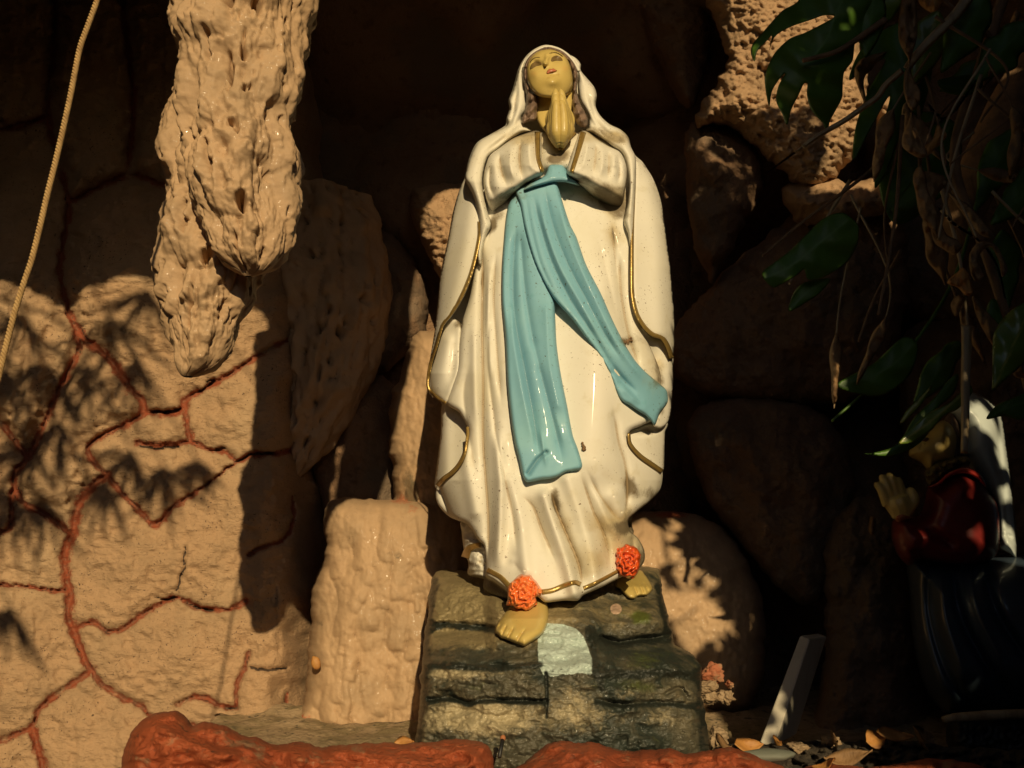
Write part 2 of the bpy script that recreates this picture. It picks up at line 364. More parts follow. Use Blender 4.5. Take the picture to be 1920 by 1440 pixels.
# ------------------------------------------------------------------ plastered wall on the left: stones and red mortar
RED = [  # red painted joints: points, half width
 ([(129,588),(138,606),(148,622),(161,639),(187,659),(220,691),(245,730),(268,752),(271,775)], 6.5),
 ([(142,620),(148,649),(140,678),(110,727),(94,772),(74,817),(52,859),(29,885),(26,907),(39,937),(65,956),(97,972),(133,1003)], 5),
 ([(26,907),(21,945),(20,990),(0,997),(-60,1020)], 4.5),
 ([(271,775),(239,794),(200,811),(168,833),(165,849),(181,872),(200,891)], 4.5),
 ([(200,891),(223,917),(252,949),(274,972),(285,984),(300,980),(323,953),(342,940),(365,924)], 4.5),
 ([(200,891),(184,904),(155,933),(142,972),(140,993),(123,1037),(125,1083),(133,1110),(127,1150),(140,1187),(160,1237),(172,1257)], 6.5),
 ([(172,1257),(190,1283),(227,1307),(263,1323),(283,1340),(320,1352),(420,1372)], 4),
 ([(172,1257),(143,1277),(100,1307),(73,1333),(60,1363),(27,1377),(0,1390),(-70,1405)], 4.5),
 ([(60,1363),(70,1400),(80,1440),(84,1520)], 6.5),
 ([(133,1108),(100,1107),(50,1100),(0,1097),(-80,1090)], 3.5),
 ([(140,1180),(173,1168),(200,1183),(227,1182),(253,1163),(293,1137),(327,1120),(350,1127),(367,1137),(400,1143),(433,1142),(460,1127)], 4),
 ([(333,1322),(360,1307),(390,1310),(413,1323),(443,1327)], 4),
 ([(443,1327),(443,1287),(457,1253),(467,1223)], 3.5),
 ([(271,775),(307,775),(336,772),(345,752)], 4.5),
 ([(345,752),(371,736),(400,720),(436,698),(481,669),(516,649),(560,630)], 4),
 ([(345,752),(349,778),(352,804),(358,827)], 5),
 ([(358,827),(339,833),(300,834),(258,832)], 5),
 ([(358,827),(394,843),(423,849),(446,866),(468,853),(513,851),(560,840)], 4),
 ([(446,866),(430,875),(400,900),(365,924)], 2.0),
 ([(540,1300),(536,1330),(545,1352)], 2.5),
 ([(467,1040),(485,1030),(503,1023),(533,1010),(550,977),(548,930)], 3),
 ([(129,588),(112,500),(128,380),(92,220),(104,40),(90,-220)], 4.5),
 ([(128,380),(240,330),(330,350),(430,310),(560,330)], 4.5), ([(240,330),(250,180),(230,0),(240,-220)], 4.5), ([(-380,240),(-200,300),(-60,260),(92,220)], 4.5),
 ([(-380,640),(-250,600),(-120,640),(52,859)], 4.5), ([(-120,640),(-100,420),(-60,260)], 4.5), ([(-80,1090),(-200,1130),(-380,1100)], 4.5), ([(-60,1020),(-160,900),(-120,640)], 4.5),
]
CRACK = [([(470,1253),(490,1255),(510,1256),(537,1252)], 3.2), ([(330,1107),(336,1090),(343,1070),(345,1050),(347,1027)], 2.6), ([(350,1131),(367,1139),(400,1145)], 2.4), ([(425,1327),(436,1330),(444,1326)], 2.6), ([(262,838),(300,840),(337,838)], 3.0), ([(285,771),(312,772),(338,766)], 3.5), ([(405,843),(424,841)], 3), ([(374,731),(390,724),(402,711),(388,716)], 2.0), ([(446,866),(470,852),(513,850)], 2.8), ([(285,1118),(310,1124),(330,1119)], 2.2)]
stp = 3.4
gx, gy = np.meshgrid(np.arange(-380, 665, stp), np.arange(-260, 1650, stp))
wvar = .62 + .75 * sstep(-.7, .7, fbm(gx / 26, gy / 26, 12, 3))
wig = lambda a, b, s: 2.6 * fbm(gx / 16 + s, gy / 16, s, 3) + 1.2 * perlin(gx / 5, gy / 5, s)
qx = gx + wig(0, 0, 1.0); qy = gy + wig(0, 0, 9.0)
dn = np.full(gx.shape, 1e9); hw = np.full(gx.shape, 4.0)
for ln, hw_ in RED:
    lo = np.min(ln, 0) - 60; hi = np.max(ln, 0) + 60
    m = (gx > lo[0]) & (gx < hi[0]) & (gy > lo[1]) & (gy < hi[1])
    d = pdist(qx[m], qy[m], spline(ln, 6)) / (hw_ * wvar[m])
    dn[m] = np.minimum(dn[m], d)
dc = np.full(gx.shape, 1e9)
for ln, hw_ in CRACK:
    lo = np.min(ln, 0) - 30; hi = np.max(ln, 0) + 30
    m = (gx > lo[0]) & (gx < hi[0]) & (gy > lo[1]) & (gy < hi[1])
    dc[m] = np.minimum(dc[m], pdist(qx[m], qy[m], spline(ln, 4)) / hw_)
edge = sstep(470, 690, gx + 14 * fbm(gx / 90, gy / 90, 4, 3))
yw = .5 - .00010 * (560 - gx) + .75 * edge ** 1.6
yw = yw - .036 * (1 - np.exp(-np.minimum(dn, 99) / 8)) + .016 * np.exp(-(dn / 1.15) ** 2) + .022 * np.exp(-(dc / .9) ** 2)
yw = yw - .014 * fbm(gx / 85, gy / 85, 2, 4) - .0045 * fbm(gx / 15, gy / 9, 5, 3) - .009 * ridged(gx / 60, gy / 24, 6, 4)
# trowelled, flaky patch at the upper left
tr = sstep(60, 10, np.hypot((gx - 60) / 1.0, (gy - 660) / 1.7) - 60)
yw = yw - tr * (.006 * np.sin(gx / 7 + 3 * fbm(gx / 40, gy / 60, 3, 2) + gy / 40) + .006 * ridged(gx / 22, gy / 30, 8, 3))
fade = sstep(-.55, .05, fbm(gx / 75, gy / 75, 21, 2) + .25)
redm = np.exp(-(dn / 2.0) ** 2) * (.35 + .65 * fade); crk = np.exp(-(dc / 1.0) ** 2)
flk = sstep(.33, .41, ridged(gx / 17 + 2 * fbm(gx / 40, gy / 40, 3, 2), gy / 7.5, 14, 2)) * sstep(-.12, .4, fbm(gx / 60, gy / 60, 15, 3))
yw = yw + .006 * flk; crk = np.maximum(crk, .75 * flk)
crk = np.maximum(crk, .8 * np.exp(-((dn - .9) / .35) ** 2) * sstep(.1, .5, fbm(gx / 45, gy / 45, 31, 2)))
V = P(gx, gy, yw); H_, W_ = gx.shape
grm = sstep(1300, 1390, gy) * .5 * sstep(300, 500, gx)
fc = lambda a: (a[:-1, :-1] + a[1:, :-1] + a[:-1, 1:] + a[1:, 1:]) / 4
stone = (fc(dn) > 1.0)
lab = np.zeros(stone.shape, int); cur = 0
for sy in range(0, stone.shape[0]):
    for sx in range(0, stone.shape[1]):
        if stone[sy, sx] and lab[sy, sx] == 0:
            cur += 1; stack = [(sy, sx)]; lab[sy, sx] = cur
            while stack:
                a, b_ = stack.pop()
                for da, db in ((1, 0), (-1, 0), (0, 1), (0, -1)):
                    c_, d_ = a + da, b_ + db
                    if 0 <= c_ < stone.shape[0] and 0 <= d_ < stone.shape[1] and stone[c_, d_] and lab[c_, d_] == 0:
                        lab[c_, d_] = cur; stack.append((c_, d_))
cnt = np.bincount(lab.ravel())
for k in range(1, cur + 1):
    if cnt[k] < 60: lab[lab == k] = 0
# every stone sits a little proud or back, and tilts
lv = np.zeros(gx.shape, int); lv[:-1, :-1] = lab; lv[1:, 1:] = np.maximum(lv[1:, 1:], lab); lv[:-1, 1:] = np.maximum(lv[:-1, 1:], lab); lv[1:, :-1] = np.maximum(lv[1:, :-1], lab)
rs = np.random.default_rng(12)
for k in range(1, cur + 1):
    m = lv == k
    if not m.any(): continue
    bl = sstep(1.3, 7, dn[m]); o = rs.uniform(-.014, .010); tx, ty = rs.normal(0, .00007, 2)
    yw[m] += bl * (o + np.clip(tx * (gx[m] - gx[m].mean()) + ty * (gy[m] - gy[m].mean()), -.014, .014))
V = P(gx, gy, yw)
wall = thing('stone_wall', 'plastered sandy wall with red painted joints between its stones, left of the pillar', 'wall', P(250, 1440, .46))
def sheet(mb, sel):
    iy, ix = np.nonzero(sel); q = np.stack([iy * W_ + ix, (iy + 1) * W_ + ix, (iy + 1) * W_ + ix + 1, iy * W_ + ix + 1], -1)
    u, inv = np.unique(q, return_inverse=True); inv = inv.reshape(q.shape)
    mb.add(V.reshape(-1, 3)[u], inv.tolist(), red=redm.ravel()[u], crack=crk.ravel()[u], grime=grm.ravel()[u])
for k in np.unique(lab):
    b = MB(); sheet(b, lab == k)
    b.build('mortar' if k == 0 else 'stone', M['plaster'], wall)

# ------------------------------------------------------------------ the outer arch, unseen and shaped to cast wanted shadows; roof and niche back
def uv_of(px, py, y): p = P(px, py, y); return [float(p[0] - y * SUN[0] / SUN[1]), float(p[2] - EYE - y * SUN[2] / SUN[1])]
AY = -1.25
lw = [uv_of(a, b, .46) for a, b in ((-60, 575), (0, 560), (45, 562), (84, 572), (129, 585), (181, 562), (226, 541), (262, 534), (295, 538), (330, 560))]
op = [(-1.5, -1.6), (-1.5, .3), (-1.42, .9)] + lw + [(-.61, .93), (-.59, .80), (-.56, .69), (-.45, .675), (-.375, .67)] + [[q[0] + .006, q[1]] for q in (uv_of(a_, b_, -.70) for a_, b_ in ((596,0),(584,60),(570,110),(564,150),(560,200),(558,290),(553,340)))] + [(-.35, .425), (-.30, .44), (-.262, .60), (-.25, .95), (-.2, 1.26), (-.1, 1.42), (.1, 1.5), (.3, 1.46), (.48, 1.46), (.545, 1.3), (.56, 1.5), (.575, 1.8), (.66, 1.90), (.92, 1.90), (1.0, 1.62), (1.1, 1.3), (1.2, .9), (1.22, .3), (1.2, -1.6)]
opn = spline(op, .03); opn = opn + .010 * np.stack([fbm(opn[:, 0] * 14, opn[:, 1] * 14, 1, 3), fbm(opn[:, 0] * 14, opn[:, 1] * 14, 5, 3)], -1)
ax = opn[:, 0] + AY * SUN[0] / SUN[1]; azz = EYE + opn[:, 1] + AY * SUN[2] / SUN[1]
azz = np.maximum(azz, -.05)
grotto = thing('grotto', 'dark hollow niche of rough brown cement rock behind the statue', 'grotto', (0, .95, .6))
mb = MB()
loop = np.vstack([np.stack([ax, azz], -1), [(2.8, -.05), (2.8, 1.6), (2.8, 4.8), (0, 4.8), (-2.8, 4.8), (-2.8, 1.6), (-2.8, -.05)]])
vv, ee, ff, _a, _b, _c = delaunay_2d_cdt([Vector(q) for q in loop], [(i, (i + 1) % len(loop)) for i in range(len(loop))], [], 1, 1e-5)
fv = np.array([(q.x, AY, q.y) for q in vv]); fv[:, 1] += .02 * fbm(fv[:, 0] * 4, fv[:, 2] * 4, 2, 3)
mb.add(fv, ff); n = len(ax)
rim = [np.stack([ax + o, np.interp(ax, ax, ax) * 0 + AY + dy, azz + o2], -1) for o, o2, dy in ((0, 0, 0.0), (0, .02, .15), (0, .06, .42))]
mb.add(np.vstack(rim), [(r * n + i + 1, r * n + i, (r + 1) * n + i, (r + 1) * n + i + 1) for r in range(2) for i in range(n - 1)])
mb.build('shadow_arch', M['rock'], grotto)
def world_grid(fx, x0, x1, z0, z1, s):
    a, b = np.meshgrid(np.arange(x0, x1, s), np.arange(z0, z1, s)); v = fx(a, b); h, w2 = a.shape
    return v.reshape(-1, 3), [(j*w2+i, j*w2+i+1, (j+1)*w2+i+1, (j+1)*w2+i) for j in range(h-1) for i in range(w2-1)]
def back(a, b):
    d1, d2, idn = cells(a * 2.2 + .3, b * 2.0 + .4, 5); 
    y = 1.05 - .20 * np.sqrt(np.clip(1 - (d1 / .85) ** 2, 0, 1)) * (.5 + idn / 255) - .03 * fbm(a * 6, b * 6, 1, 4) - .008 * fbm(a * 25, b * 25, 3, 3)
    return np.stack([a, y, b], -1)
mb = MB(); mb.add(*world_grid(back, -1.9, 2.0, .3, 3.4, .025)); mb.build('back_wall', M['rock'], grotto)
def roof(a, b):   # a = x, b = y
    z = EYE + np.maximum(1.74, 1.92 - .36 * b) + .12 * fbm(a * 2.5, b * 2.5, 7, 4) - .25 * sstep(.35, 1.1, b)
    return np.stack([a, b, z], -1)
v, f = world_grid(roof, -2.8, 2.9, AY + .3, 1.4, .05)
mb = MB(); mb.add(v, [q[::-1] for q in f]); mb.build('roof', M['rock'], grotto)
for s_, x_ in ((-1, -2.75), (1, 2.75)):
    mb = MB(); mb.add(*world_grid(lambda a, b: np.stack([x_ + .05 * fbm(a * 3, b * 3, 1, 3), a, b], -1), AY + .1, 1.4, -.05, 3.4, .12)); mb.build('side_wall', M['rock'], grotto)

def dome(y0, h, R, amp=.036, f=70, seed=0, dripn=None, rough=.008, amp2=None):
    """bulging boulder face: nearest in the middle, rough all over"""
    def fn(px, py, d):
        t = np.clip(d / R, 0, 1)
        y = y0 - h * np.sqrt(np.clip(1 - (1 - t) ** 2, 0, 1)) - amp * fbm(px / f, py / f, seed, 4) - rough * fbm(px / 9, py / 9, seed + 3, 3) - .014 * ridged(px / 34, py / 26, seed + 5, 4)
        return y
    return fn
def boulder(poly, y0, h, R, material, name='boulder', parent=None, sp=5, attrs=None, fn=None, seed=0, thick=.2, wob=6, **kw):
    b = MB(); relief(b, poly, fn or dome(y0, h, R, seed=seed, **kw), sp=sp, rw=26, rd=.05, thick=thick, bw=80, wob=wob, seed=seed, attrs=attrs)
    return b.build(name, material, parent)
lit = 'brown boulder of the niche'
boulder([(1180,-60),(1330,-60),(1335,90),(1310,170),(1290,205),(1250,150),(1215,80),(1190,10)], .60, .10, 80, M['rock'], parent=grotto, seed=1)
boulder([(1285,320),(1290,240),(1345,225),(1395,255),(1430,310),(1420,380),(1390,430),(1355,500),(1335,532),(1310,480),(1290,400)], .45, .10, 60, M['rock'], parent=grotto, seed=2)
boulder([(1255,640),(1290,585),(1350,520),(1420,455),(1500,395),(1600,370),(1690,410),(1700,560),(1670,680),(1600,745),(1500,765),(1380,755),(1300,730),(1262,690)], .52, .14, 150, M['rock'], parent=grotto, seed=3)
boulder([(1290,790),(1340,748),(1440,742),(1530,768),(1585,830),(1605,930),(1592,1020),(1560,1100),(1520,1135),(1470,1110),(1400,1035),(1330,945),(1298,860)], .50, .14, 140, M['rock'], parent=grotto, seed=4)
boulder([(1545,1010),(1590,945),(1650,930),(1700,980),(1720,1100),(1728,1250),(1730,1430),(1515,1430),(1535,1300),(1548,1150)], .40, .12, 90, M['rock'], parent=grotto, seed=5)
boulder([(1690,640),(1800,590),(1960,610),(2150,760),(2150,1450),(1735,1450),(1715,1150),(1700,900)], .66, .12, 150, M['rock'], parent=grotto, seed=6, sp=8)
boulder([(1570,-80),(1800,-80),(2150,-80),(2150,760),(1900,640),(1720,600),(1640,420),(1600,200)], .72, .14, 180, M['rock'], parent=grotto, seed=7, sp=8)
boulder([(880,330),(1010,300),(1200,310),(1300,380),(1310,560),(1290,800),(1280,1000),(1000,1060),(860,900),(850,600)], .92, .14, 160, M['rock'], parent=grotto, seed=8, sp=8)
boulder([(560,440),(640,420),(740,440),(800,540),(790,640),(700,700),(600,660),(560,560)], .86, .12, 100, M['rock'], parent=grotto, seed=9, sp=7)
boulder([(600,30),(720,-60),(900,-60),(960,60),(900,210),(760,260),(650,200)], .93, .14, 140, M['rock'], parent=grotto, seed=10, sp=8)
boulder([(590,760),(680,700),(745,730),(770,850),(760,980),(640,990),(585,900)], .80, .10, 90, M['rock'], parent=grotto, seed=11, sp=7)
# sunlit rough rock high on the right
def rough_fn(px, py, d):
    t = np.clip(d / 110, 0, 1)
    y = .36 - .13 * np.sqrt(np.clip(1 - (1 - t) ** 2, 0, 1)) - .035 * fbm(px / 70, py / 70, 2, 3) - .016 * ridged(px / 22, py / 18, 1, 4) - .014 * fbm(px / 11, py / 9, 5, 3)
    return y
b = MB(); relief(b, [(1310,-70),(1480,-70),(1570,-70),(1610,60),(1625,160),(1610,270),(1560,340),(1500,350),(1440,300),(1390,255),(1345,235),(1305,240),(1310,205),(1335,165),(1362,110),(1345,60)], rough_fn, sp=3.2, rw=20, rd=.06, thick=.2, bw=80, wob=7, seed=31)
tag(b.build('boulder', M['plaster']), 'sunlit rough sandy boulder at the top right behind the split leaf', 'boulder')
b = MB(); relief(b, [(1640,190),(1650,310),(1600,345),(1560,335),(1470,350),(1500,420),(1600,410),(1700,380),(1710,250),(1690,180)], lambda px, py, d: rough_fn(px, py, np.minimum(d, 60)) + .02, sp=5, rw=20, rd=.06, thick=.2, bw=80, wob=6, seed=32)
tag(b.build('boulder', M['plaster']), 'shaded rough boulder under the split leaf, flecked by sun', 'boulder')

# ------------------------------------------------------------------ dripped cement pillars beside the statue
def drip_fn(y0, h, R, n, seed, area, wr=(4, 13), lr=(25, 130), amp=.016, hh=.011, noise=.012, tilt=None, fine=.0025):
    def fn(px, py, d):
        t = np.clip(d / R, 0, 1); s = 1 / 820.0
        D = drips(px * s, -py * s, n, (area[0]*s, area[2]*s), (-area[3]*s, -area[1]*s), (wr[0]*s, wr[1]*s), (lr[0]*s, lr[1]*s), hh, seed)
        y = y0 - h * np.sqrt(np.clip(1 - (1 - t) ** 2, 0, 1)) - D - noise * fbm(px / 85, py / 120, seed, 2) - .007 * ridged(px / 26 + 1.5 * fbm(px / 50, py / 70, seed, 2), py / 40, seed + 6, 3) - fine * fbm(px / 9, py / 14, seed + 2, 3)
        if tilt: y = y + tilt(px, py)
        return y
    return fn
spot = lambda cx, cy, rx, ry, s=1.0: (lambda px, py, d: s * np.exp(-((px - cx) / rx) ** 2 - ((py - cy) / ry) ** 2))
def spots(lst): return lambda px, py, d: np.clip(sum(l[4] * np.exp(-((px - l[0]) / l[2]) ** 2 - ((py - l[1]) / l[3]) ** 2) for l in lst), 0, 1.2)
b = MB(); relief(b, [(607,985),(609,955),(620,940),(644,935),(679,934),(714,937),(760,938),(830,950),(880,1000),(890,1200),(890,1440),(700,1440),(540,1440),(548,1375),(561,1334),(573,1299),(575,1254),(578,1212),(583,1171),(582,1136),(585,1101),(596,1074),(609,1040),(611,1015)],
    drip_fn(.50, .11, 90, 230, 11, (560, 1010, 880, 1420), wr=(5, 17), lr=(30, 170), hh=.021, noise=.020, fine=.0022), sp=2.6, rw=16, rd=.045, thick=.22, bw=60, wob=3.5, seed=41,
    attrs={'red': spots([(752, 938, 30, 10, .7), (776, 956, 18, 10, .6), (560, 1345, 30, 10, .8)]), 'grime': lambda px, py, d: np.clip(.75 * sstep(.33, .42, ridged(px / 24 + 1.2 * fbm(px / 40, py / 60, 3, 2), py / 42, 19, 3)) * sstep(-.1, .35, fbm(px / 70, py / 70, 23, 2)) + spots([(660, 1375, 120, 22, .9), (760, 1400, 90, 18, .7), (600, 1168, 14, 12, .6), (742, 1040, 22, 16, .55), (560, 1380, 60, 20, .9)])(px, py, d), 0, 1.2)})  # grime patches, plus thin dark lines between the drips
tag(b.build('rock_pillar', M['drip']), 'squat sunlit pillar of dripped sandy cement left of the dark plinth', 'rock pillar')
b = MB(); relief(b, [(905,600),(850,608),(814,617),(784,625),(771,635),(762,654),(755,685),(748,716),(737,735),(732,760),(730,796),(729,824),(734,860),(736,893),(737,924),(742,990),(900,1000),(920,800)],
    drip_fn(.60, .11, 70, 150, 12, (720, 640, 900, 960), wr=(3, 10), hh=.009, noise=.010), sp=2.8, rw=15, rd=.05, thick=.2, bw=60, wob=5, seed=42,
    attrs={'grime': spots([(768, 905, 16, 40, .8), (775, 930, 14, 22, .8), (745, 850, 14, 60, .45), (765, 720, 14, 12, .5)]), 'tan': lambda px, py, d: np.full(px.shape, .55), 'red': spots([(760, 935, 24, 14, .8)])})
tag(b.build('rock_pillar', M['drip']), 'upright rough pillar behind the left side of the white mantle, above the squat pillar', 'rock pillar')
b = MB(); relief(b, [(768,372),(776,356),(800,347),(830,345),(868,342),(910,350),(930,450),(920,580),(860,580),(832,535),(812,500),(798,470),(783,440),(771,408)],
    dome(.72, .10, 60, amp=.018, f=30, seed=13, rough=.008), sp=3, rw=14, rd=.04, thick=.2, bw=60, wob=4, seed=43, attrs={'grime': lambda px, py, d: sstep(400, 520, py) * .4})  # colour gets darker towards the bottom
tag(b.build('boulder', M['plaster']), 'small boulder catching low sun behind the left shoulder of the white statue', 'boulder')
b = MB(); relief(b, [(1120,975),(1190,962),(1250,958),(1310,965),(1365,1000),(1405,1060),(1432,1150),(1430,1260),(1405,1330),(1350,1345),(1240,1350),(1140,1340),(1110,1150)],
    drip_fn(.52, .13, 100, 200, 14, (1160, 980, 1420, 1330), wr=(6, 16), lr=(20, 70), hh=.007, noise=.010), sp=3, rw=24, rd=.06, thick=.2, bw=70, wob=4, seed=44,
    attrs={'red': spots([(1255, 965, 50, 10, .9), (1330, 1262, 20, 18, .8)])})
tag(b.build('rock_pillar', M['drip']), 'dappled sandy pillar behind the right side of the dark plinth', 'rock pillar')

# ------------------------------------------------------------------ hanging stalactites
def lobe(mb, left, right, y0, seed, n, area, flat=.9, rowstep=2.0, seg=240, hh=.030):
    L = spline(left, 2); R = spline(right, 2)
    py = np.arange(max(L[0, 1], R[0, 1]), min(L[-1, 1], R[-1, 1]), rowstep)
    oL = np.argsort(L[:, 1]); oR = np.argsort(R[:, 1])
    l = np.interp(py, L[oL, 1], L[oL, 0]); r = np.interp(py, R[oR, 1], R[oR, 0])
    c = P((l + r) / 2, py, y0); ed = P(r, py, y0); rad = np.maximum(ed[:, 0] - c[:, 0], .0005)
    th = np.linspace(0, 2 * math.pi, seg, endpoint=False)
    T, Rr = np.meshgrid(th, rad); Z = np.repeat(c[:, 2:3], seg, 1); X = np.repeat(c[:, 0:1], seg, 1)
    rb = float(np.median(rad)); U = T - 1.5 * math.pi; U = np.where(U < -math.pi, U + 2 * math.pi, U) * (.3 * rb + .7 * Rr)
    D = drips(U, Z, n, (-math.pi * rb, math.pi * rb), (Z.min(), Z.max()), (.007, .030), (.05, .24), hh, seed, drift=.10)
    D2 = drips(U, Z, n, (-math.pi * rb, math.pi * rb), (Z.min(), Z.max()), (.003, .009), (.02, .09), hh * .32, seed + 50)
    cosn, sinn = np.cos(T), np.sin(T)
    WX = X + Rr * cosn; WY = Rr * sinn
    nz = .022 * fbm(WX * 14, WY * 14, Z * 8 + seed, 3) + .017 * ridged(WX * 55, WY * 55, Z * 24 + seed, 4) * (.45 + .8 * sstep(-.4, .5, fbm(WX * 20, WY * 20, Z * 12, 2))) + .0025 * fbm(WX * 170, WY * 170, Z * 90, 2)
    hol = np.clip(fbm(cosn * 5 + 4, sinn * 5, Z * 20 + seed, 2) - .40, 0, .4) * .13
    taper = np.clip(Rr / .05, 0, 1)
    front_keep = np.abs(cosn) ** 3        # keep the traced outline at the sides
    rr = Rr + (D + D2 + nz - hol - .016) * taper * (1 - .45 * front_keep)
    rr = np.maximum(rr, .0004)
    v = np.stack([X + rr * cosn, y0 + rr * sinn * flat, Z], -1).reshape(-1, 3); m = len(py)
    mb.add(v, [(i*seg+j, (i+1)*seg+j, (i+1)*seg+(j+1) % seg, i*seg+(j+1) % seg) for i in range(m-1) for j in range(seg)])
b = MB()
lobe(b, [(348,-260),(345,-80),(343,0),(346,60),(347,120),(344,180),(338,240),(345,300),(352,350),(362,400),(382,440),(402,480),(428,505),(462,520)], [(610,-260),(600,-60),(592,0),(580,60),(566,110),(560,150),(556,200),(548,240),(556,290),(549,350),(545,400),(536,450),(524,482),(505,508),(466,520)], -.70, 21, 210, None)
lobe(b, [(352,130),(340,180),(324,220),(317,290),(320,350),(312,400),(304,450),(302,540),(312,600),(324,650),(332,685),(340,704),(352,708)], [(480,130),(500,200),(505,300),(500,400),(492,480),(478,530),(466,570),(444,605),(430,640),(416,668),(398,688),(376,700),(354,708)], -.62, 22, 150, None, seg=200)
tag(b.build('stalactite', M['drip']), 'sunlit two lobed stalactite of dripped cement hanging at the upper left', 'stalactite')
b = MB()
lobe(b, [(470,380),(480,440),(500,560),(515,700),(520,800),(530,870),(545,908)], [(700,380),(720,440),(735,560),(710,680),(660,780),(600,860),(552,908)], .66, 23, 120, None, seg=150, rowstep=4)
tag(b.build('stalactite', M['drip']), 'shaded stalactite deep in the niche, right of the sunlit one', 'stalactite')

# ------------------------------------------------------------------ niche floor, soil and the base of the border
FZ = float(P(700, 1390, .15)[2])
def floor(a, b):
    z = FZ + .03 * sstep(.12, .42, b) * (.6 + .5 * fbm(a * 7, b * 7, 9, 3)) + .010 * fbm(a * 9, b * 9, 3, 4) + .004 * fbm(a * 40, b * 40, 5, 3) + .03 * sstep(.25, .5, b) * fbm(a * 4, b * 4, 1, 2)
    return np.stack([a, b, z], -1)
v, f = world_grid(floor, -.92, 1.7, -.52, 1.05, .018); f = [q for q in f if v[q[0]][0] > -.61 - .13 * (v[q[0]][1] + .42)]
M['floor'] = mat('mossy_cement_floor', (.42, .30, .175), .85, [(18, (.27, .20, .10), .42, .6), (45, (.09, .075, .042), .55, .68)], [('noise', 60, .8, .012), ('noise', 200, .5, .004)])
mb = MB(); mb.add(v, f); o = mb.build('niche_floor', M['floor']); o['kind'] = 'structure'; o['label'] = 'mossy cement floor of the niche'
mb = MB(); bw_ = lambda a, b: np.stack([a, -.53 + .02 * fbm(a * 4, b * 4, 2, 3), b], -1)
v, f = world_grid(bw_, -.64, 1.9, -.05, FZ + .03, .05); mb.add(v, f)
tag(mb.build('retaining_wall', M['rock']), 'low cement wall under the red border', 'wall')

# ------------------------------------------------------------------ red painted border along the bottom
def ledge_fn(seed, y0=-.40, h=.13):
    def fn(px, py, d):
        t = np.clip(d / 95, 0, 1)
        sw = np.sin((px * .55 - py) / 15 + 2.2 * fbm(px / 70, py / 70, seed, 2))
        return y0 - h * np.sqrt(np.clip(1 - (1 - t) ** 2, 0, 1)) - .012 * sw * sstep(6, 40, d) - .022 * fbm(px / 55, py / 34, seed, 3) - .005 * ridged(px / 30, py / 16, seed, 3)
    return fn
border = thing('rock_border', 'lumpy border of red painted cement along the bottom in front of the plinth', 'border', P(900, 1500, -.45))
for i, poly in enumerate([
  [(222,1480),(228,1420),(240,1385),(262,1355),(290,1337),(325,1333),(348,1345),(362,1359),(382,1353),(420,1361),(450,1376),(480,1384),(520,1395),(560,1391),(600,1401),(640,1396),(700,1393),(780,1393),(830,1389),(870,1386),(902,1391),(922,1408),(928,1440),(925,1500),(900,1580),(230,1580)],
  [(905,1580),(940,1462),(985,1428),(1015,1403),(1050,1387),(1085,1394),(1105,1389),(1140,1401),(1170,1408),(1225,1406),(1258,1403),(1285,1413),(1330,1406),(1368,1401),(1400,1410),(1440,1427),(1475,1440),(1500,1470),(1510,1580)],
  [(1490,1580),(1478,1480),(1500,1440),(1560,1433),(1620,1438),(1690,1431),(1730,1424),(1790,1426),(1840,1436),(1900,1452),(2000,1456),(2150,1460),(2150,1580)]]):
    b = MB(); relief(b, poly, ledge_fn(60 + i), sp=2.6 if i < 2 else 4, rw=9, rd=.028, thick=.13, bw=50, wob=3, seed=50 + i,
        attrs={'dust': lambda px, py, d: np.clip(.5 * sstep(-.1, .6, fbm(px / 50, py / 30, 9, 3)), 0, 1)})
    b.build('rock', M['ledge'], border)

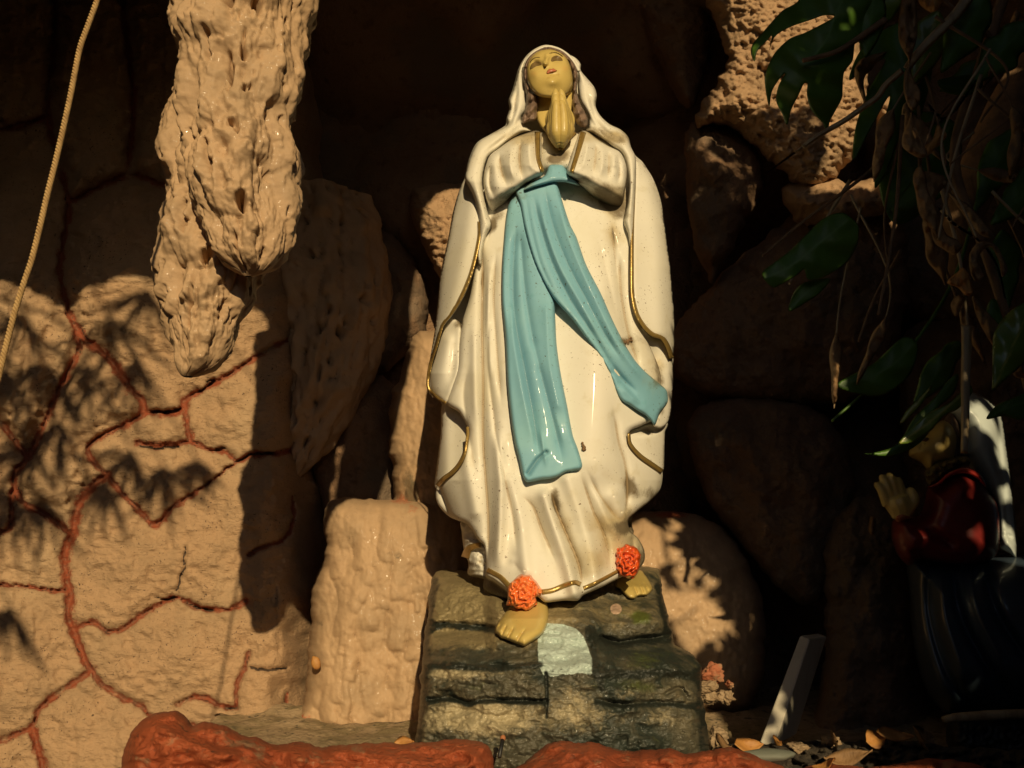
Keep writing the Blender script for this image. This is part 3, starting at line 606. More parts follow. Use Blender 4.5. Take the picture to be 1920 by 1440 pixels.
# ------------------------------------------------------------------ the statue's plinth of painted rock
_py = [1040, 1065, 1085, 1105, 1130, 1160, 1185, 1208, 1232, 1246, 1262, 1310, 1330, 1400, 1450]
_yy = [.20, .12, .05, -.03, -.12, -.19, -.225, -.25, -.285, -.315, -.335, -.345, -.35, -.365, -.37]
def plinth_y(px, py, fine=True):
    py2 = py + 6 * fbm(px / 60, py / 60, 1, 2) if fine else py
    yc = np.interp(py2, _py, _yy)
    yl = np.interp(py2, [1040, 1066, 1100, 1150, 1162, 1182, 1200, 1234, 1244, 1260, 1310, 1400], [.2, .12, .01, -.10, -.125, -.130, -.20, -.285, -.32, -.335, -.345, -.37])
    yr = np.interp(py2, [1040, 1066, 1100, 1150, 1164, 1200, 1212, 1244, 1258, 1310, 1400], [.2, .12, -.02, -.125, -.165, -.175, -.205, -.30, -.33, -.345, -.37])
    wl = sstep(935, 905, px); wr_ = sstep(1095, 1135, px - (py - 1150) * .25)
    y = yc * (1 - wl) * (1 - wr_) + yl * wl + yr * wr_
    u = (px - (1045 - (py - 1240) * .02)) / (235 + (py - 1240) * .12); y = y + .09 * np.clip(np.abs(u), 0, 1.2) ** 3
    if fine:
        def groove(line, wd, dp):
            return dp * np.exp(-(pdist(px, py, spline(line, 5)) / wd) ** 2)
        y = y + groove([(800,1175),(840,1168),(880,1172),(925,1178)], 5, .018) + groove([(795,1240),(860,1243),(940,1246),(1015,1240)], 3.5, .010) + groove([(805,1312),(845,1308),(880,1316),(905,1311),(960,1313),(1022,1314)], 4, .022) + groove([(1130,1195),(1160,1204),(1200,1198),(1262,1190)], 5, .025) + groove([(1120,1312),(1170,1320),(1230,1316),(1310,1322)], 4, .015)
        y = y + groove([(1023,1262),(1025,1300),(1024,1340)], 2.5, .012) + groove([(840,1300),(860,1285),(900,1292)], 5, .012) + groove([(1250,1300),(1275,1290),(1290,1310)], 4, .02)
        y = y - .020 * fbm(px / 55, py / 30, 3, 4) - .008 * ridged(px / 34, py / 13, 5, 4) - .0035 * fbm(px / 8, py / 7, 6, 3)
        y = y - .03 * np.exp(-((px - 850) / 55) ** 2 - ((py - 1110) / 40) ** 2) - .025 * np.exp(-((px - 1210) / 60) ** 2 - ((py - 1150) / 30) ** 2)
    return y
stream = np.array([(1008,1190),(1008,1174),(1028,1168),(1056,1170),(1080,1178),(1094,1193),(1104,1217),(1112,1240),(1122,1262),(1105,1266),(1085,1262),(1066,1268),(1052,1266),(1038,1271),(1018,1266),(1009,1250),(1008,1212)], float)
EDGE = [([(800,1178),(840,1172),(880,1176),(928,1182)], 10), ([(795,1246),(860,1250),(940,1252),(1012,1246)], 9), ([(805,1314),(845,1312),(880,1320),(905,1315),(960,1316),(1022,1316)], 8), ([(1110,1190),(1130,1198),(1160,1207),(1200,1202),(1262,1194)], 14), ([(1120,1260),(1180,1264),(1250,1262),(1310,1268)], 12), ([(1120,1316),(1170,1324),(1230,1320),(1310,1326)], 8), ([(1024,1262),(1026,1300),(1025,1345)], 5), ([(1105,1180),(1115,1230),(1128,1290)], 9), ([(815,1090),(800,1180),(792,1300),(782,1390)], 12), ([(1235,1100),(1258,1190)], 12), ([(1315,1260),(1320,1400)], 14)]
def stream_a(px, py, d):
    s = inside(px, py, stream); q = pdist(px, py, stream, True); return np.clip(.5 + np.where(s, q, -q) / 9 - .30 * sstep(1225, 1272, py) * (.5 + fbm(px / 7, py / 22, 3, 3)), 0, 1)
b = MB(); relief(b, [(820,1069),(850,1068),(880,1072),(960,1062),(1060,1058),(1160,1060),(1232,1066),(1239,1095),(1250,1140),(1258,1175),(1264,1206),(1300,1228),(1313,1256),(1319,1310),(1323,1357),(1328,1450),(1050,1460),(772,1450),(778,1393),(783,1357),(788,1290),(793,1207),(800,1160),(804,1120),(810,1085)],
    lambda px, py, d: plinth_y(px, py), sp=2.3, rw=22, rd=.07, thick=.55, bw=60, wob=3.5, seed=61,
    attrs={'stream': stream_a,
           'dust': lambda px, py, d: np.clip(sstep(1235, 1190, py) * (.55 + .3 * (px < 930)) * sstep(1100, 1000, px) + .35 * sstep(1215, 1150, py) + .2, 0, 1),
           'pale': spots([(1100, 1350, 60, 30, .6), (850, 1262, 60, 14, .6), (1190, 1300, 60, 16, .5), (900, 1345, 120, 38, 1.25), (1240, 1345, 60, 28, .6), (1075, 1300, 45, 40, .55), (900, 1265, 100, 16, .45)]),
           'moss': spots([(1200, 1158, 16, 12, 1.0), (1160, 1150, 90, 40, .45), (1210, 1240, 60, 30, .6), (1200, 1290, 80, 20, .6), (880, 1330, 22, 20, .6), (1275, 1215, 40, 12, .4)]),
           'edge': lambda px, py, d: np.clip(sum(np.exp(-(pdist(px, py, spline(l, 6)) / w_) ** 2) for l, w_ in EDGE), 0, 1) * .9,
           'dot': lambda px, py, d: sstep(12, 9, np.hypot(px - 1155, (py - 1142) * 1.05))})
tag(b.build('plinth', M['plinth']), 'dark rocky painted plinth with a pale blue painted stream under the standing statue', 'plinth')

# ================================================================== THE STANDING STATUE
_lv = np.array([(60,1036,60,.05),(240,1042,128,.085),(300,1040,166,.11),(350,1043,186,.13),(420,1045,204,.145),(500,1044,216,.155),(600,1041,222,.165),(700,1033,230,.175),(800,1038,222,.18),(900,1032,216,.185),(1000,1036,180,.19),(1060,1042,172,.20),(1130,1050,170,.205)], float)
def Bd(px, py):
    cx = np.interp(py, _lv[:, 0], _lv[:, 1]); hw = np.interp(py, _lv[:, 0], _lv[:, 2]); A = np.interp(py, _lv[:, 0], _lv[:, 3])
    u = np.clip((px - cx) / hw, -.995, .995)
    return .03 - A * np.sqrt(1 - np.abs(u) ** 2.3)
def G(px, py, line, amp, wd, p=2.0, fade=0):
    L = spline(line, 4); m = (px > L[:, 0].min() - 3.5 * wd) & (px < L[:, 0].max() + 3.5 * wd) & (py > L[:, 1].min() - 3.5 * wd) & (py < L[:, 1].max() + 3.5 * wd)
    o = np.zeros(np.shape(px))
    if m.any():
        ln = np.linalg.norm(np.diff(L, axis=0), axis=1).sum(); k = min(45.0, ln * .35) if wd < 12 else 1.0
        e = np.minimum(np.hypot(px[m] - L[0, 0], py[m] - L[0, 1]), np.hypot(px[m] - L[-1, 0], py[m] - L[-1, 1]))
        o[m] = amp * np.exp(-(pdist(px[m], py[m], L) / wd) ** p) * (.12 + .88 * sstep(0, k, e))
    return o
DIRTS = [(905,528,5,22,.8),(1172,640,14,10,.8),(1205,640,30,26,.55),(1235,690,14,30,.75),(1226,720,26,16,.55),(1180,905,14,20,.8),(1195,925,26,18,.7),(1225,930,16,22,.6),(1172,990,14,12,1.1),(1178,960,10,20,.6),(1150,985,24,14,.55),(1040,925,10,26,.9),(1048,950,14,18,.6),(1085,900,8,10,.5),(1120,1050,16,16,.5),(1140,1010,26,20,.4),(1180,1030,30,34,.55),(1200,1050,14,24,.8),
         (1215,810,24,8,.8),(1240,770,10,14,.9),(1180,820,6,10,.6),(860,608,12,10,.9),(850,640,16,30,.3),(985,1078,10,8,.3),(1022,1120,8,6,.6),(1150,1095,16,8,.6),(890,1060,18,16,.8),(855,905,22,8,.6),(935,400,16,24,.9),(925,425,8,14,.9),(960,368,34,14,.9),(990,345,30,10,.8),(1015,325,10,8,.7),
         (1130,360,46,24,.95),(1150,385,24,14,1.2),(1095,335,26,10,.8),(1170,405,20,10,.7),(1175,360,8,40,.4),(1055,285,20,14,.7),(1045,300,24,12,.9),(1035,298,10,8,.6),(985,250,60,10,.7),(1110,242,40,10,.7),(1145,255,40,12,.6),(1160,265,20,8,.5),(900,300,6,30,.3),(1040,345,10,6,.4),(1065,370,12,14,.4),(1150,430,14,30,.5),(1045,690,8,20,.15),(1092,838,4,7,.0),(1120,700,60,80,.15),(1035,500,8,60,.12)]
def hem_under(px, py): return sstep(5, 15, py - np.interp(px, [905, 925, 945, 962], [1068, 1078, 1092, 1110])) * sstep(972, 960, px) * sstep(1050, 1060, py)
def dirt_crease_a(px, py, d):  # dirt spots, plus darker rim, fold valleys and hem underside
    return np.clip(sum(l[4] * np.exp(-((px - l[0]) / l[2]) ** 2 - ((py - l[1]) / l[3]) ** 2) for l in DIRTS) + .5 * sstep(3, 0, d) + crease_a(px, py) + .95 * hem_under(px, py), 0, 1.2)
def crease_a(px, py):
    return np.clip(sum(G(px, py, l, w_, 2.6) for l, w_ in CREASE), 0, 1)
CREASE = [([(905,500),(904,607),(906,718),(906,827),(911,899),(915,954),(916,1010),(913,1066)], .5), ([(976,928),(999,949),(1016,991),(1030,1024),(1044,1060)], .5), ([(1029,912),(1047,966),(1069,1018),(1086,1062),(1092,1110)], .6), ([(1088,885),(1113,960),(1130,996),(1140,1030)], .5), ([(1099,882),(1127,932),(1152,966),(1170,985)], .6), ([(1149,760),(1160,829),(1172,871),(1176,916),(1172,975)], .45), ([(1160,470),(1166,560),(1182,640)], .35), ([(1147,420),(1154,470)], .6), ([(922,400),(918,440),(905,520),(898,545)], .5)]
STA_SHADE = [(1150,980,50,60,.75),(1110,1050,60,40,.6),(1190,1035,20,30,.6),(1060,980,20,50,.4),(1215,700,30,60,.5),(1130,850,40,80,.25),(985,262,60,14,.8),(1120,256,60,14,.8),(1048,285,24,30,.6),(1140,370,50,26,.8),(1150,440,26,30,.6),(1010,360,60,20,.5)]  # stains, with soft shade on the lower right robe painted in
def stain_shade_a(px, py, d): return np.clip(sum(l[4] * np.exp(-((px - l[0]) / l[2]) ** 2 - ((py - l[1]) / l[3]) ** 2) for l in STA_SHADE) + .25 * sstep(-.1, .5, fbm(px / 70, py / 50, 8, 3)) + .4 * dirt_crease_a(px, py, d), 0, 1)
DA = {'dirt_shade': dirt_crease_a, 'stain_shade': stain_shade_a}
statue = thing('statue', 'tall white robed statue with praying hands and long blue sash standing on the dark plinth', 'statue', P(1040, 1100, .0))

# ---- robe
VAL = [([(903,455),(905,523),(904,607),(906,718),(906,827),(911,899),(915,954),(916,1010),(913,1066)], .014, 7),
       ([(919,579),(914,676),(927,787),(930,816),(947,899),(962,968),(969,1040)], .006, 6),
       ([(930,470),(926,560),(932,660),(940,760)], .006, 5),
       ([(974,925),(999,949),(1016,991),(1030,1024),(1044,1060)], .014, 9), ([(1029,912),(1047,966),(1069,1018),(1086,1062),(1092,1110)], .020, 7),
       ([(1088,885),(1113,960),(1130,996),(1140,1030),(1146,1070)], .009, 6), ([(1099,882),(1127,932),(1152,966),(1168,982)], .008, 6),
       ([(1149,760),(1160,829),(1172,871),(1176,916),(1172,975)], .010, 7), ([(1160,470),(1166,560),(1182,640),(1205,700)], .012, 8),
       ([(1120,440),(1140,520),(1158,600)], .004, 9), ([(1000,950),(1020,1010),(1034,1060)], .004, 6), ([(960,1050),(985,1085)], .004, 10),
       ([(1145,420),(1152,470),(1160,540)], .006, 5), ([(880,680),(870,740),(880,820),(893,900)], .006, 9), ([(1185,1000),(1190,1040)], .01, 8)]
RID = [([(933,800),(938,900),(936,1000),(930,1075)], -.016, 11), ([(955,900),(975,980),(985,1070)], -.010, 14), ([(1022,930),(1045,1000),(1065,1060),(1078,1110)], -.016, 13),
       ([(1065,900),(1090,970),(1110,1040),(1118,1090)], -.010, 14), ([(1120,560),(1125,700),(1115,860)], -.018, 48), ([(1112,900),(1145,985),(1190,1020)], -.008, 10), ([(890,600),(890,700),(893,800)], -.006, 8), ([(918,500),(915,600),(920,720)], -.006, 5),
       ([(1150,930),(1165,960)], -.006, 14), ([(868,820),(880,900),(890,960)], -.008, 12)]
def robe_y(px, py, d=None):
    y = Bd(px, py)
    for l, a, wd in VAL: y = y + G(px, py, l, a * 1.7, wd, 1.2)
    for l, a, wd in RID: y = y + G(px, py, l, a * 1.35, wd)
    y = y + .055 * hem_under(px, py)
    y = y + .020 * sstep(560, 480, py) * 0 - .02 * sstep(980, 1110, py) * np.exp(-((px - 1040) / 120) ** 2)
    y = y - .055 * np.exp(-((px - 1049) / 40) ** 4 - ((py - 286) / 38) ** 4)          # hollow of the chest
    return y
robe_poly = [(960,262),(985,250),(1016,246),(1030,250),(1046,272),(1058,268),(1078,248),(1100,246),(1140,262),(1180,300),(1186,360),(1190,440),(1190,500),(1192,555),(1200,600),(1215,640),(1232,680),(1242,712),(1240,750),(1226,785),(1205,797),(1185,806),(1178,816),(1184,834),(1199,853),(1222,869),(1240,880),(1242,899),(1236,921),(1217,941),(1195,958),(1178,976),(1183,996),(1197,1010),(1208,1032),(1208,1052),(1197,1066),(1165,1082),(1130,1100),(1094,1116),(1083,1126),(1058,1126),(1022,1129),(1005,1118),(985,1126),(952,1125),(922,1115),(906,1101),(911,1066),(908,1024),(897,1013),(877,984),(858,976),(841,968),(824,950),(817,932),(820,912),(838,896),(861,872),(872,847),(878,816),(876,800),(861,774),(838,757),(845,730),(858,692),(862,640),(866,606),(880,560),(888,520),(898,470),(904,420),(912,350),(930,290)]
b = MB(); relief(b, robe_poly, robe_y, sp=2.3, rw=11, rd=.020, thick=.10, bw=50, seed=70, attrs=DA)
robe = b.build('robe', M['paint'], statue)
def trim(line, w0, depth, parent, w1=None, lift=.0035, name='gold_trim'):
    b = MB(); relief(b, ribbon(line, w0, w1), lambda x, y, d: depth(x, y) - lift, sp=2.0, rw=2.5, rd=.003, thick=.004, raw=True)
    return b.build(name, M['gold'], parent)
hem = lambda x, y: robe_y(x, y) - .001
trim([(913,1068),(924,1074),(938,1082),(952,1096),(960,1106)], 9, hem, robe, 10)
trim([(1016,1110),(1035,1107),(1060,1097),(1078,1092),(1089,1096)], 10, hem, robe, 9)
trim([(1094,1103),(1115,1094),(1140,1081),(1160,1070)], 8, hem, robe, 7)
# neckline
trim([(1025,247),(1034,257),(1044,270),(1051,281)], 8, lambda x, y: robe_y(x, y) - .005, robe, 7)
trim([(1079,247),(1069,257),(1059,270),(1052,281)], 8, lambda x, y: robe_y(x, y) - .005, robe, 7)

# ---- mantle: back shell, turned edges and loops
b = MB()
shell = [(1024,84),(1047,91),(1063,100),(1080,110),(1088,121),(1088,132),(1099,146),(1113,163),(1118,179),(1116,199),(1124,216),(1141,232),(1163,243),(1177,257),(1182,274),(1191,291),(1205,304),(1222,332),(1236,371),(1244,416),(1249,457),(1256,509),(1262,579),(1263,634),(1261,684),(1261,718),(1259,773),(1252,793),(1248,803),(1245,829),(1244,877),(1241,890),(1215,935),(1190,955),(1185,985),(1188,1000),(1150,1040),(1040,1060),(930,1060),(905,1030),(885,1000),(878,982),(858,974),(842,966),(832,930),(820,910),(821,871),(826,815),(831,766),(822,748),(808,740),(801,723),(801,704),(808,662),(815,620),(820,579),(827,509),(840,449),(849,399),(860,360),(871,338),(873,324),(880,296),(894,268),(919,252),(948,235),(949,224),(955,204),(953,190),(960,171),(966,150),(972,129),(984,108),(1002,92)]
def shell_y(px, py, d): return Bd(px, py) * .35 + .05 + .02 * sstep(300, 200, py)
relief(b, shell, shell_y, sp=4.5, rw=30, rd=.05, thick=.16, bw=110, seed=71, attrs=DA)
# outer left strip (gold edge on its right)
def mant(off, folds=()):
    def fn(px, py, d=None):
        y = Bd(px, py) + off
        for l, a, wd in folds: y = y + G(px, py, l, a, wd)
        return y
    return fn
mL = mant(-.012, [([(885,380),(868,480),(848,560),(830,620)], -.010, 16)])
relief(b, [(878,318),(893,350),(902,400),(902,440),(895,482),(884,521),(868,560),(848,592),(833,610),(826,631),(819,655),(811,680),(805,708),(804,730),(812,745),(808,741),(801,724),(801,704),(808,662),(815,620),(820,579),(827,509),(840,449),(849,399),(860,360),(870,336)], mL, sp=2.7, rw=8, rd=.014, thick=.03, bw=30, seed=72, attrs=DA)
# turned flap at lower left
mF = mant(.006, [([(868,612),(856,640),(850,690),(840,735)], .012, 10), ([(838,640),(826,690),(815,725)], -.010, 14)])
relief(b, [(846,596),(862,604),(866,616),(863,650),(862,690),(852,725),(838,757),(822,748),(806,739),(802,724),(803,706),(811,678),(819,652),(827,628),(834,608)], mF, sp=2.5, rw=9, rd=.018, thick=.03, bw=30, seed=73, attrs=DA)
# rear layer seen through the loop, and the lowest fold resting on the rock
relief(b, [(831,752),(862,768),(880,798),(884,830),(870,866),(840,900),(816,914),(819,872),(826,815)], lambda x, y, d: Bd(x, y) + .055 - .012 * np.exp(-((x - 835) / 14) ** 2), sp=3, rw=8, rd=.012, thick=.03, bw=30, seed=74, attrs=DA)
relief(b, [(864,978),(882,984),(900,1010),(916,1028),(920,1060),(916,1086),(895,1082),(877,1077),(878,1056),(872,1040),(868,1020),(866,1000)], lambda x, y, d: Bd(x, y) + .05 - .015 * np.exp(-((x - 885) / 12) ** 2 - ((y - 1050) / 30) ** 2) - .012 * fbm(x / 16, y / 16, 2, 3), sp=2.4, rw=7, rd=.014, thick=.05, bw=30, seed=75, attrs=DA)
# right strip (gold edge on its left) and the hollow fold under it
mR = mant(-.012, [([(1222,350),(1236,450),(1240,560),(1244,620)], -.012, 20)])
relief(b, [(1184,283),(1196,300),(1207,308),(1224,334),(1238,372),(1246,417),(1251,458),(1258,510),(1263,580),(1264,634),(1262,684),(1260,674),(1252,650),(1241,635),(1224,629),(1206,614),(1192,589),(1185,552),(1184,496),(1184,440),(1185,400),(1188,352),(1190,305)], mR, sp=2.7, rw=8, rd=.014, thick=.03, bw=30, seed=76, attrs=DA)
def hollow_y(px, py, d):
    y = Bd(px, py) + .002 + .030 * np.exp(-((px - 1222) / 20) ** 2 - ((py - 675) / 36) ** 2) - .006 * np.exp(-((px - 1256) / 7) ** 2)
    return y
relief(b, [(1183,552),(1192,590),(1207,616),(1225,632),(1242,638),(1254,654),(1261,676),(1263,705),(1261,745),(1258,775),(1250,795),(1238,803),(1224,796),(1236,770),(1238,735),(1224,700),(1204,660),(1188,620),(1178,580)], hollow_y, sp=2.5, rw=7, rd=.010, thick=.03, bw=30, seed=77, attrs=DA)
relief(b, [(1178,812),(1200,800),(1226,792),(1252,794),(1247,810),(1246,830),(1245,880),(1240,886),(1222,872),(1199,856),(1182,836)], lambda x, y, d: Bd(x, y) + .035 + .02 * np.exp(-((x - 1205) / 20) ** 2 - ((y - 806) / 8) ** 2), sp=2.6, rw=7, rd=.010, thick=.03, bw=30, seed=78, attrs=DA)
# shoulders and the veil at both sides of the face
def lap_y(px, py, d):
    y = np.interp(py, [80, 130, 180, 220, 260, 300, 340, 420], [.0, -.02, -.035, -.05, -.06, -.075, -.10, -.10])
    y = y - .020 * np.sqrt(np.clip(d / 14, 0, 1)) + G(px, py, [(972,150),(966,190),(958,225),(930,250)], .014, 5, 1.5) + G(px, py, [(984,190),(972,228),(940,262),(905,290)], .010, 5, 1.5)
    y = y + G(px, py, [(1098,160),(1108,190),(1118,222),(1136,246),(1165,262)], .014, 5, 1.5) + G(px, py, [(1094,190),(1108,226),(1130,252),(1160,272)], .009, 5, 1.5)
    return y
relief(b, [(1000,97),(988,113),(981,130),(981,145),(986,165),(989,190),(986,208),(978,226),(990,238),(1000,246),(978,252),(957,263),(935,279),(917,294),(908,318),(905,345),(909,372),(916,400),(924,424),(914,440),(906,470),(902,500),(893,480),(898,440),(896,400),(886,365),(872,336),(874,320),(881,296),(895,268),(920,252),(949,236),(950,222),(956,204),(954,190),(961,171),(967,150),(973,129),(985,108)], lap_y, sp=2.5, rw=8, rd=.022, thick=.04, bw=30, seed=79, attrs=DA)
relief(b, [(1056,96),(1071,109),(1082,127),(1084,145),(1083,165),(1086,188),(1095,206),(1102,220),(1103,238),(1096,246),(1112,252),(1130,262),(1150,276),(1165,287),(1174,310),(1178,345),(1174,385),(1168,415),(1176,440),(1182,470),(1188,440),(1190,380),(1192,330),(1192,296),(1183,275),(1178,257),(1164,243),(1142,232),(1125,216),(1117,199),(1119,179),(1114,163),(1100,146),(1089,132),(1089,121),(1081,110),(1064,100)], lap_y, sp=2.5, rw=8, rd=.022, thick=.04, bw=30, seed=80, attrs=DA)
relief(b, ribbon([(983,128),(990,110),(1004,96),(1024,88),(1045,92),(1062,102),(1076,116),(1086,134)], 7, 7), lambda x, y, d: -.028 + .0 * x, sp=2, rw=3.5, rd=.006, thick=.05, bw=10, raw=True, attrs=DA)
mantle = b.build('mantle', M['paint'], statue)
trim([(899,415),(899,440),(891,482),(880,520),(863,559),(844,589),(830,607),(823,629),(816,654),(808,679),(803,707),(804,728),(820,746),(836,756)], 8, lambda x, y: Bd(x, y) - .018, mantle, 6)
trim([(876,800),(877,816),(872,846),(861,870),(847,886),(831,898),(820,911)], 6, lambda x, y: robe_y(x, y) - .006, mantle, 9)
trim([(872,1046),(878,1030),(890,1024),(902,1022)], 16, lambda x, y: Bd(x, y) + .036, mantle, 10)
trim([(1190,300),(1189,352),(1186,421),(1185,496),(1186,551),(1194,588),(1208,612),(1224,627),(1241,633),(1252,649),(1260,672)], 5.5, lambda x, y: Bd(x, y) - .018, mantle, 9)
trim([(1179,812),(1182,832),(1199,853),(1222,870),(1242,884)], 6, lambda x, y: robe_y(x, y) - .006, mantle, 9)

# ---- sleeves
def sleeve_y(side):
    folds = {-1: [([(977,255),(974,300),(980,338)], .018, 5), ([(936,284),(940,320),(952,352)], .016, 6), ([(958,266),(957,310),(966,345)], -.008, 9), ([(920,300),(918,345),(928,375)], .010, 6), ([(993,250),(992,290),(998,325)], -.008, 9), ([(1003,250),(1004,290),(1010,320)], .006, 4)],
             1: [([(1119,262),(1116,300),(1112,330)], .012, 5), ([(1141,276),(1142,310),(1140,340)], .010, 5), ([(1158,285),(1162,320),(1158,350)], .008, 5), ([(1130,270),(1129,310),(1126,336)], -.006, 7), ([(1104,255),(1098,290),(1090,320)], -.008, 8), ([(1150,282),(1152,318)], -.005, 6)]}[side]
    def fn(px, py, d):
        y = np.interp(py, [245, 270, 310, 350, 400], [-.085, -.135, -.165, -.17, -.155]) + .00042 * np.abs(px - 1048)
        y = y - .030 * np.sqrt(np.clip(1 - (1 - np.clip(d / 34, 0, 1)) ** 2, 0, 1))
        for l, a, wd in folds: y = y + G(px, py, l, a * 1.5, wd, 1.3)
        # lower edge turns under into the opening of the sleeve
        if side > 0: s = (py - np.interp(px, [1060, 1090, 1120, 1150, 1175], [322, 330, 346, 362, 372]))
        else: s = (py - np.interp(px, [905, 930, 955, 985, 1020], [385, 368, 356, 338, 318]))
        return y + .060 * sstep(-6, 34, s) * (1.0 if side > 0 else .7)
    return fn
sl = [(1003,245),(980,251),(958,262),(936,278),(919,291),(911,310),(906,338),(910,366),(916,390),(923,420),(936,395),(955,375),(980,350),(1002,336),(1019,326),(1016,296),(1016,266),(1016,249)]
b = MB(); relief(b, sl, sleeve_y(-1), sp=2.0, rw=8, rd=.02, thick=.07, bw=30, seed=81, attrs=DA); sL = b.build('sleeve', M['paint'], statue)
sr = [(1088,245),(1102,246),(1119,260),(1141,274),(1163,286),(1174,310),(1175,338),(1171,363),(1166,390),(1150,402),(1130,395),(1110,373),(1093,352),(1076,338),(1062,325),(1068,300),(1078,268)]
b = MB(); relief(b, sr, sleeve_y(1), sp=2.3, rw=8, rd=.02, thick=.07, bw=30, seed=82, attrs=DA); sR = b.build('sleeve', M['paint'], statue)
zz = lambda s: (lambda x, y: sleeve_y(s)(x, y, np.maximum(pdist(x, y, spline(sl if s < 0 else sr, 3, True), True), 2.5)) - .002)
trim([(1008,247),(1008,270),(1010,299),(1018,323)], 11, zz(-1), sL, 7)
trim([(1094,247),(1087,272),(1080,296),(1071,324)], 11, zz(1), sR, 8)

# ---- sash
S2a = [(969,352),(977,400),(985,440),(1002,496),(1036,557)]
def sash_y(px, py, d):
    y = robe_y(px, py) * .25 + (Bd(px, py)) * .75 - .028
    for l, a, wd in [([(957,380),(951,440),(949,520),(956,620)], .004, 7), ([(968,420),(962,520),(966,600),(985,700),(1000,780),(1012,860)], .016, 8), ([(975,430),(984,540),(1000,640),(1022,730),(1040,800),(1056,870)], .010, 7),
                     ([(958,560),(965,650),(985,760),(1006,850)], -.008, 8), ([(1000,640),(1010,700)], -.006, 10), ([(1024,580),(1030,680),(1046,760)], -.008, 12), ([(1036,760),(1060,840)], -.004, 8), ([(1012,800),(1026,880)], -.007, 5)]:
        y = y + G(px, py, l, a, wd, 1.25)
    y = y + .012 * np.exp(-(pdist(px, py, spline([(990,888),(1008,862),(1024,848)], 3)) / 4) ** 2)
    return y
b = MB()
s1 = [(965,360),(951,393),(944,460),(941,509),(941,565),(947,634),(951,718),(958,787),(965,830),(972,857),(980,892),(988,904),(1002,902),(1016,899),(1030,898),(1046,894),(1060,886),(1076,883),(1089,880),(1092,870),(1084,843),(1074,816),(1063,759),(1052,704),(1044,648),(1041,593),(1038,560),(1020,520),(1002,470),(1000,400),(990,355)]
relief(b, s1, sash_y, sp=2.3, rw=8, rd=.017, thick=.035, bw=25, seed=83, attrs=DA)
def sash2_y(px, py, d):
    y = Bd(px, py) - .042 + .018 * sstep(600, 740, py)
    for l, a, wd in [([(1000,365),(1012,420),(1034,490),(1068,560),(1110,625),(1150,690),(1185,735),(1215,765)], .012, 7), ([(1020,350),(1036,420),(1062,490),(1096,556),(1130,620),(1165,676)], .010, 6), ([(985,365),(996,430),(1015,500),(1045,560)], .006, 5),
                     ([(1010,370),(1024,430),(1050,500),(1090,570),(1128,640)], -.008, 8), ([(1044,370),(1064,440),(1092,510),(1125,580),(1160,650),(1215,725)], -.009, 10), ([(1145,680),(1170,712),(1200,740)], .006, 5), ([(1160,720),(1200,760)], -.010, 8), ([(1130,672),(1150,700)], -.006, 8)]:
        y = y + G(px, py, l, a, wd, 1.25)
    return y
s2 = [(1032,330),(1048,330),(1046,345),(1055,379),(1069,421),(1081,445),(1099,496),(1127,551),(1149,601),(1172,646),(1191,676),(1207,694),(1224,709),(1240,722),(1250,733),(1252,753),(1244,766),(1236,778),(1228,797),(1220,789),(1210,779),(1197,771),(1180,760),(1166,752),(1156,736),(1144,704),(1127,671),(1099,634),(1072,598),(1047,571),(1034,554),(1014,518),(998,480),(984,430),(975,385),(966,358),(985,345),(1010,336)]
relief(b, s2, sash2_y, sp=2.3, rw=8, rd=.017, thick=.04, bw=25, seed=84, attrs=DA)
# waistband
relief(b, [(1030,309),(1042,307),(1056,310),(1066,326),(1076,334),(1089,348),(1080,347),(1060,342),(1040,342),(1022,346),(1000,352),(980,358),(990,346),(1010,335),(1022,328)], lambda x, y, d: Bd(x, y) - .050 - .012 * np.sqrt(np.clip(d / 10, 0, 1)), sp=2, rw=5, rd=.012, thick=.03, bw=20, seed=85, attrs=DA)
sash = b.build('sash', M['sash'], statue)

# ---- head, hair
HC = -.055
def face_y(px, py, d=None):
    u = (px - 1031) / 47; v = (py - 138) / 58
    r2 = np.clip(u * u + v * v, 0, .985); y = HC - .060 * np.sqrt(1 - r2) + .00030 * (138 - py)
    y = y - G(px, py, [(1027,104),(1025,111),(1023,117)], .010, 4.0) - .015 * np.exp(-((px - 1022.5) / 4.5) ** 2 - ((py - 119.5) / 4) ** 2)
    y = y + .013 * np.exp(-((px - 1006) / 9) ** 2 - ((py - 119) / 6) ** 2) + .013 * np.exp(-((px - 1044) / 9) ** 2 - ((py - 110) / 6) ** 2)
    y = y - .004 * np.exp(-((px - 1034) / 9) ** 2 - ((py - 131) / 5) ** 2) + .003 * np.exp(-((px - 1036) / 9) ** 2 - ((py - 139) / 3) ** 2)
    y = y - .009 * np.exp(-((px - 1037) / 14) ** 2 - ((py - 152) / 10) ** 2) - .004 * np.exp(-((px - 1003) / 11) ** 2 - ((py - 138) / 10) ** 2) - .004 * np.exp(-((px - 1058) / 11) ** 2 - ((py - 128) / 10) ** 2)
    return y
b = MB(); relief(b, [(1022,93),(1036,93),(1052,100),(1064,112),(1071,130),(1074,150),(1073,168),(1066,178),(1052,183),(1032,184),(1012,181),(1000,172),(991,158),(987,140),(989,122),(997,106),(1008,97)], face_y, sp=1.7, rw=6, rd=.012, thick=.06, bw=30, seed=90, attrs={'blush': spots([(1000,138,10,8,.5),(1060,128,10,8,.5)]), 'dirt_shade': spots([(1015,114,4,7,.55), (1006,119,10,6,.4), (1045,110,10,6,.4), (1034,172,26,8,.6),(1035,141,7,2,.6),(1042,147,3,3,.6)])})  # shade beside the nose is painted into the skin colour, among darker spots
head = b.build('head', M['skin'], statue)
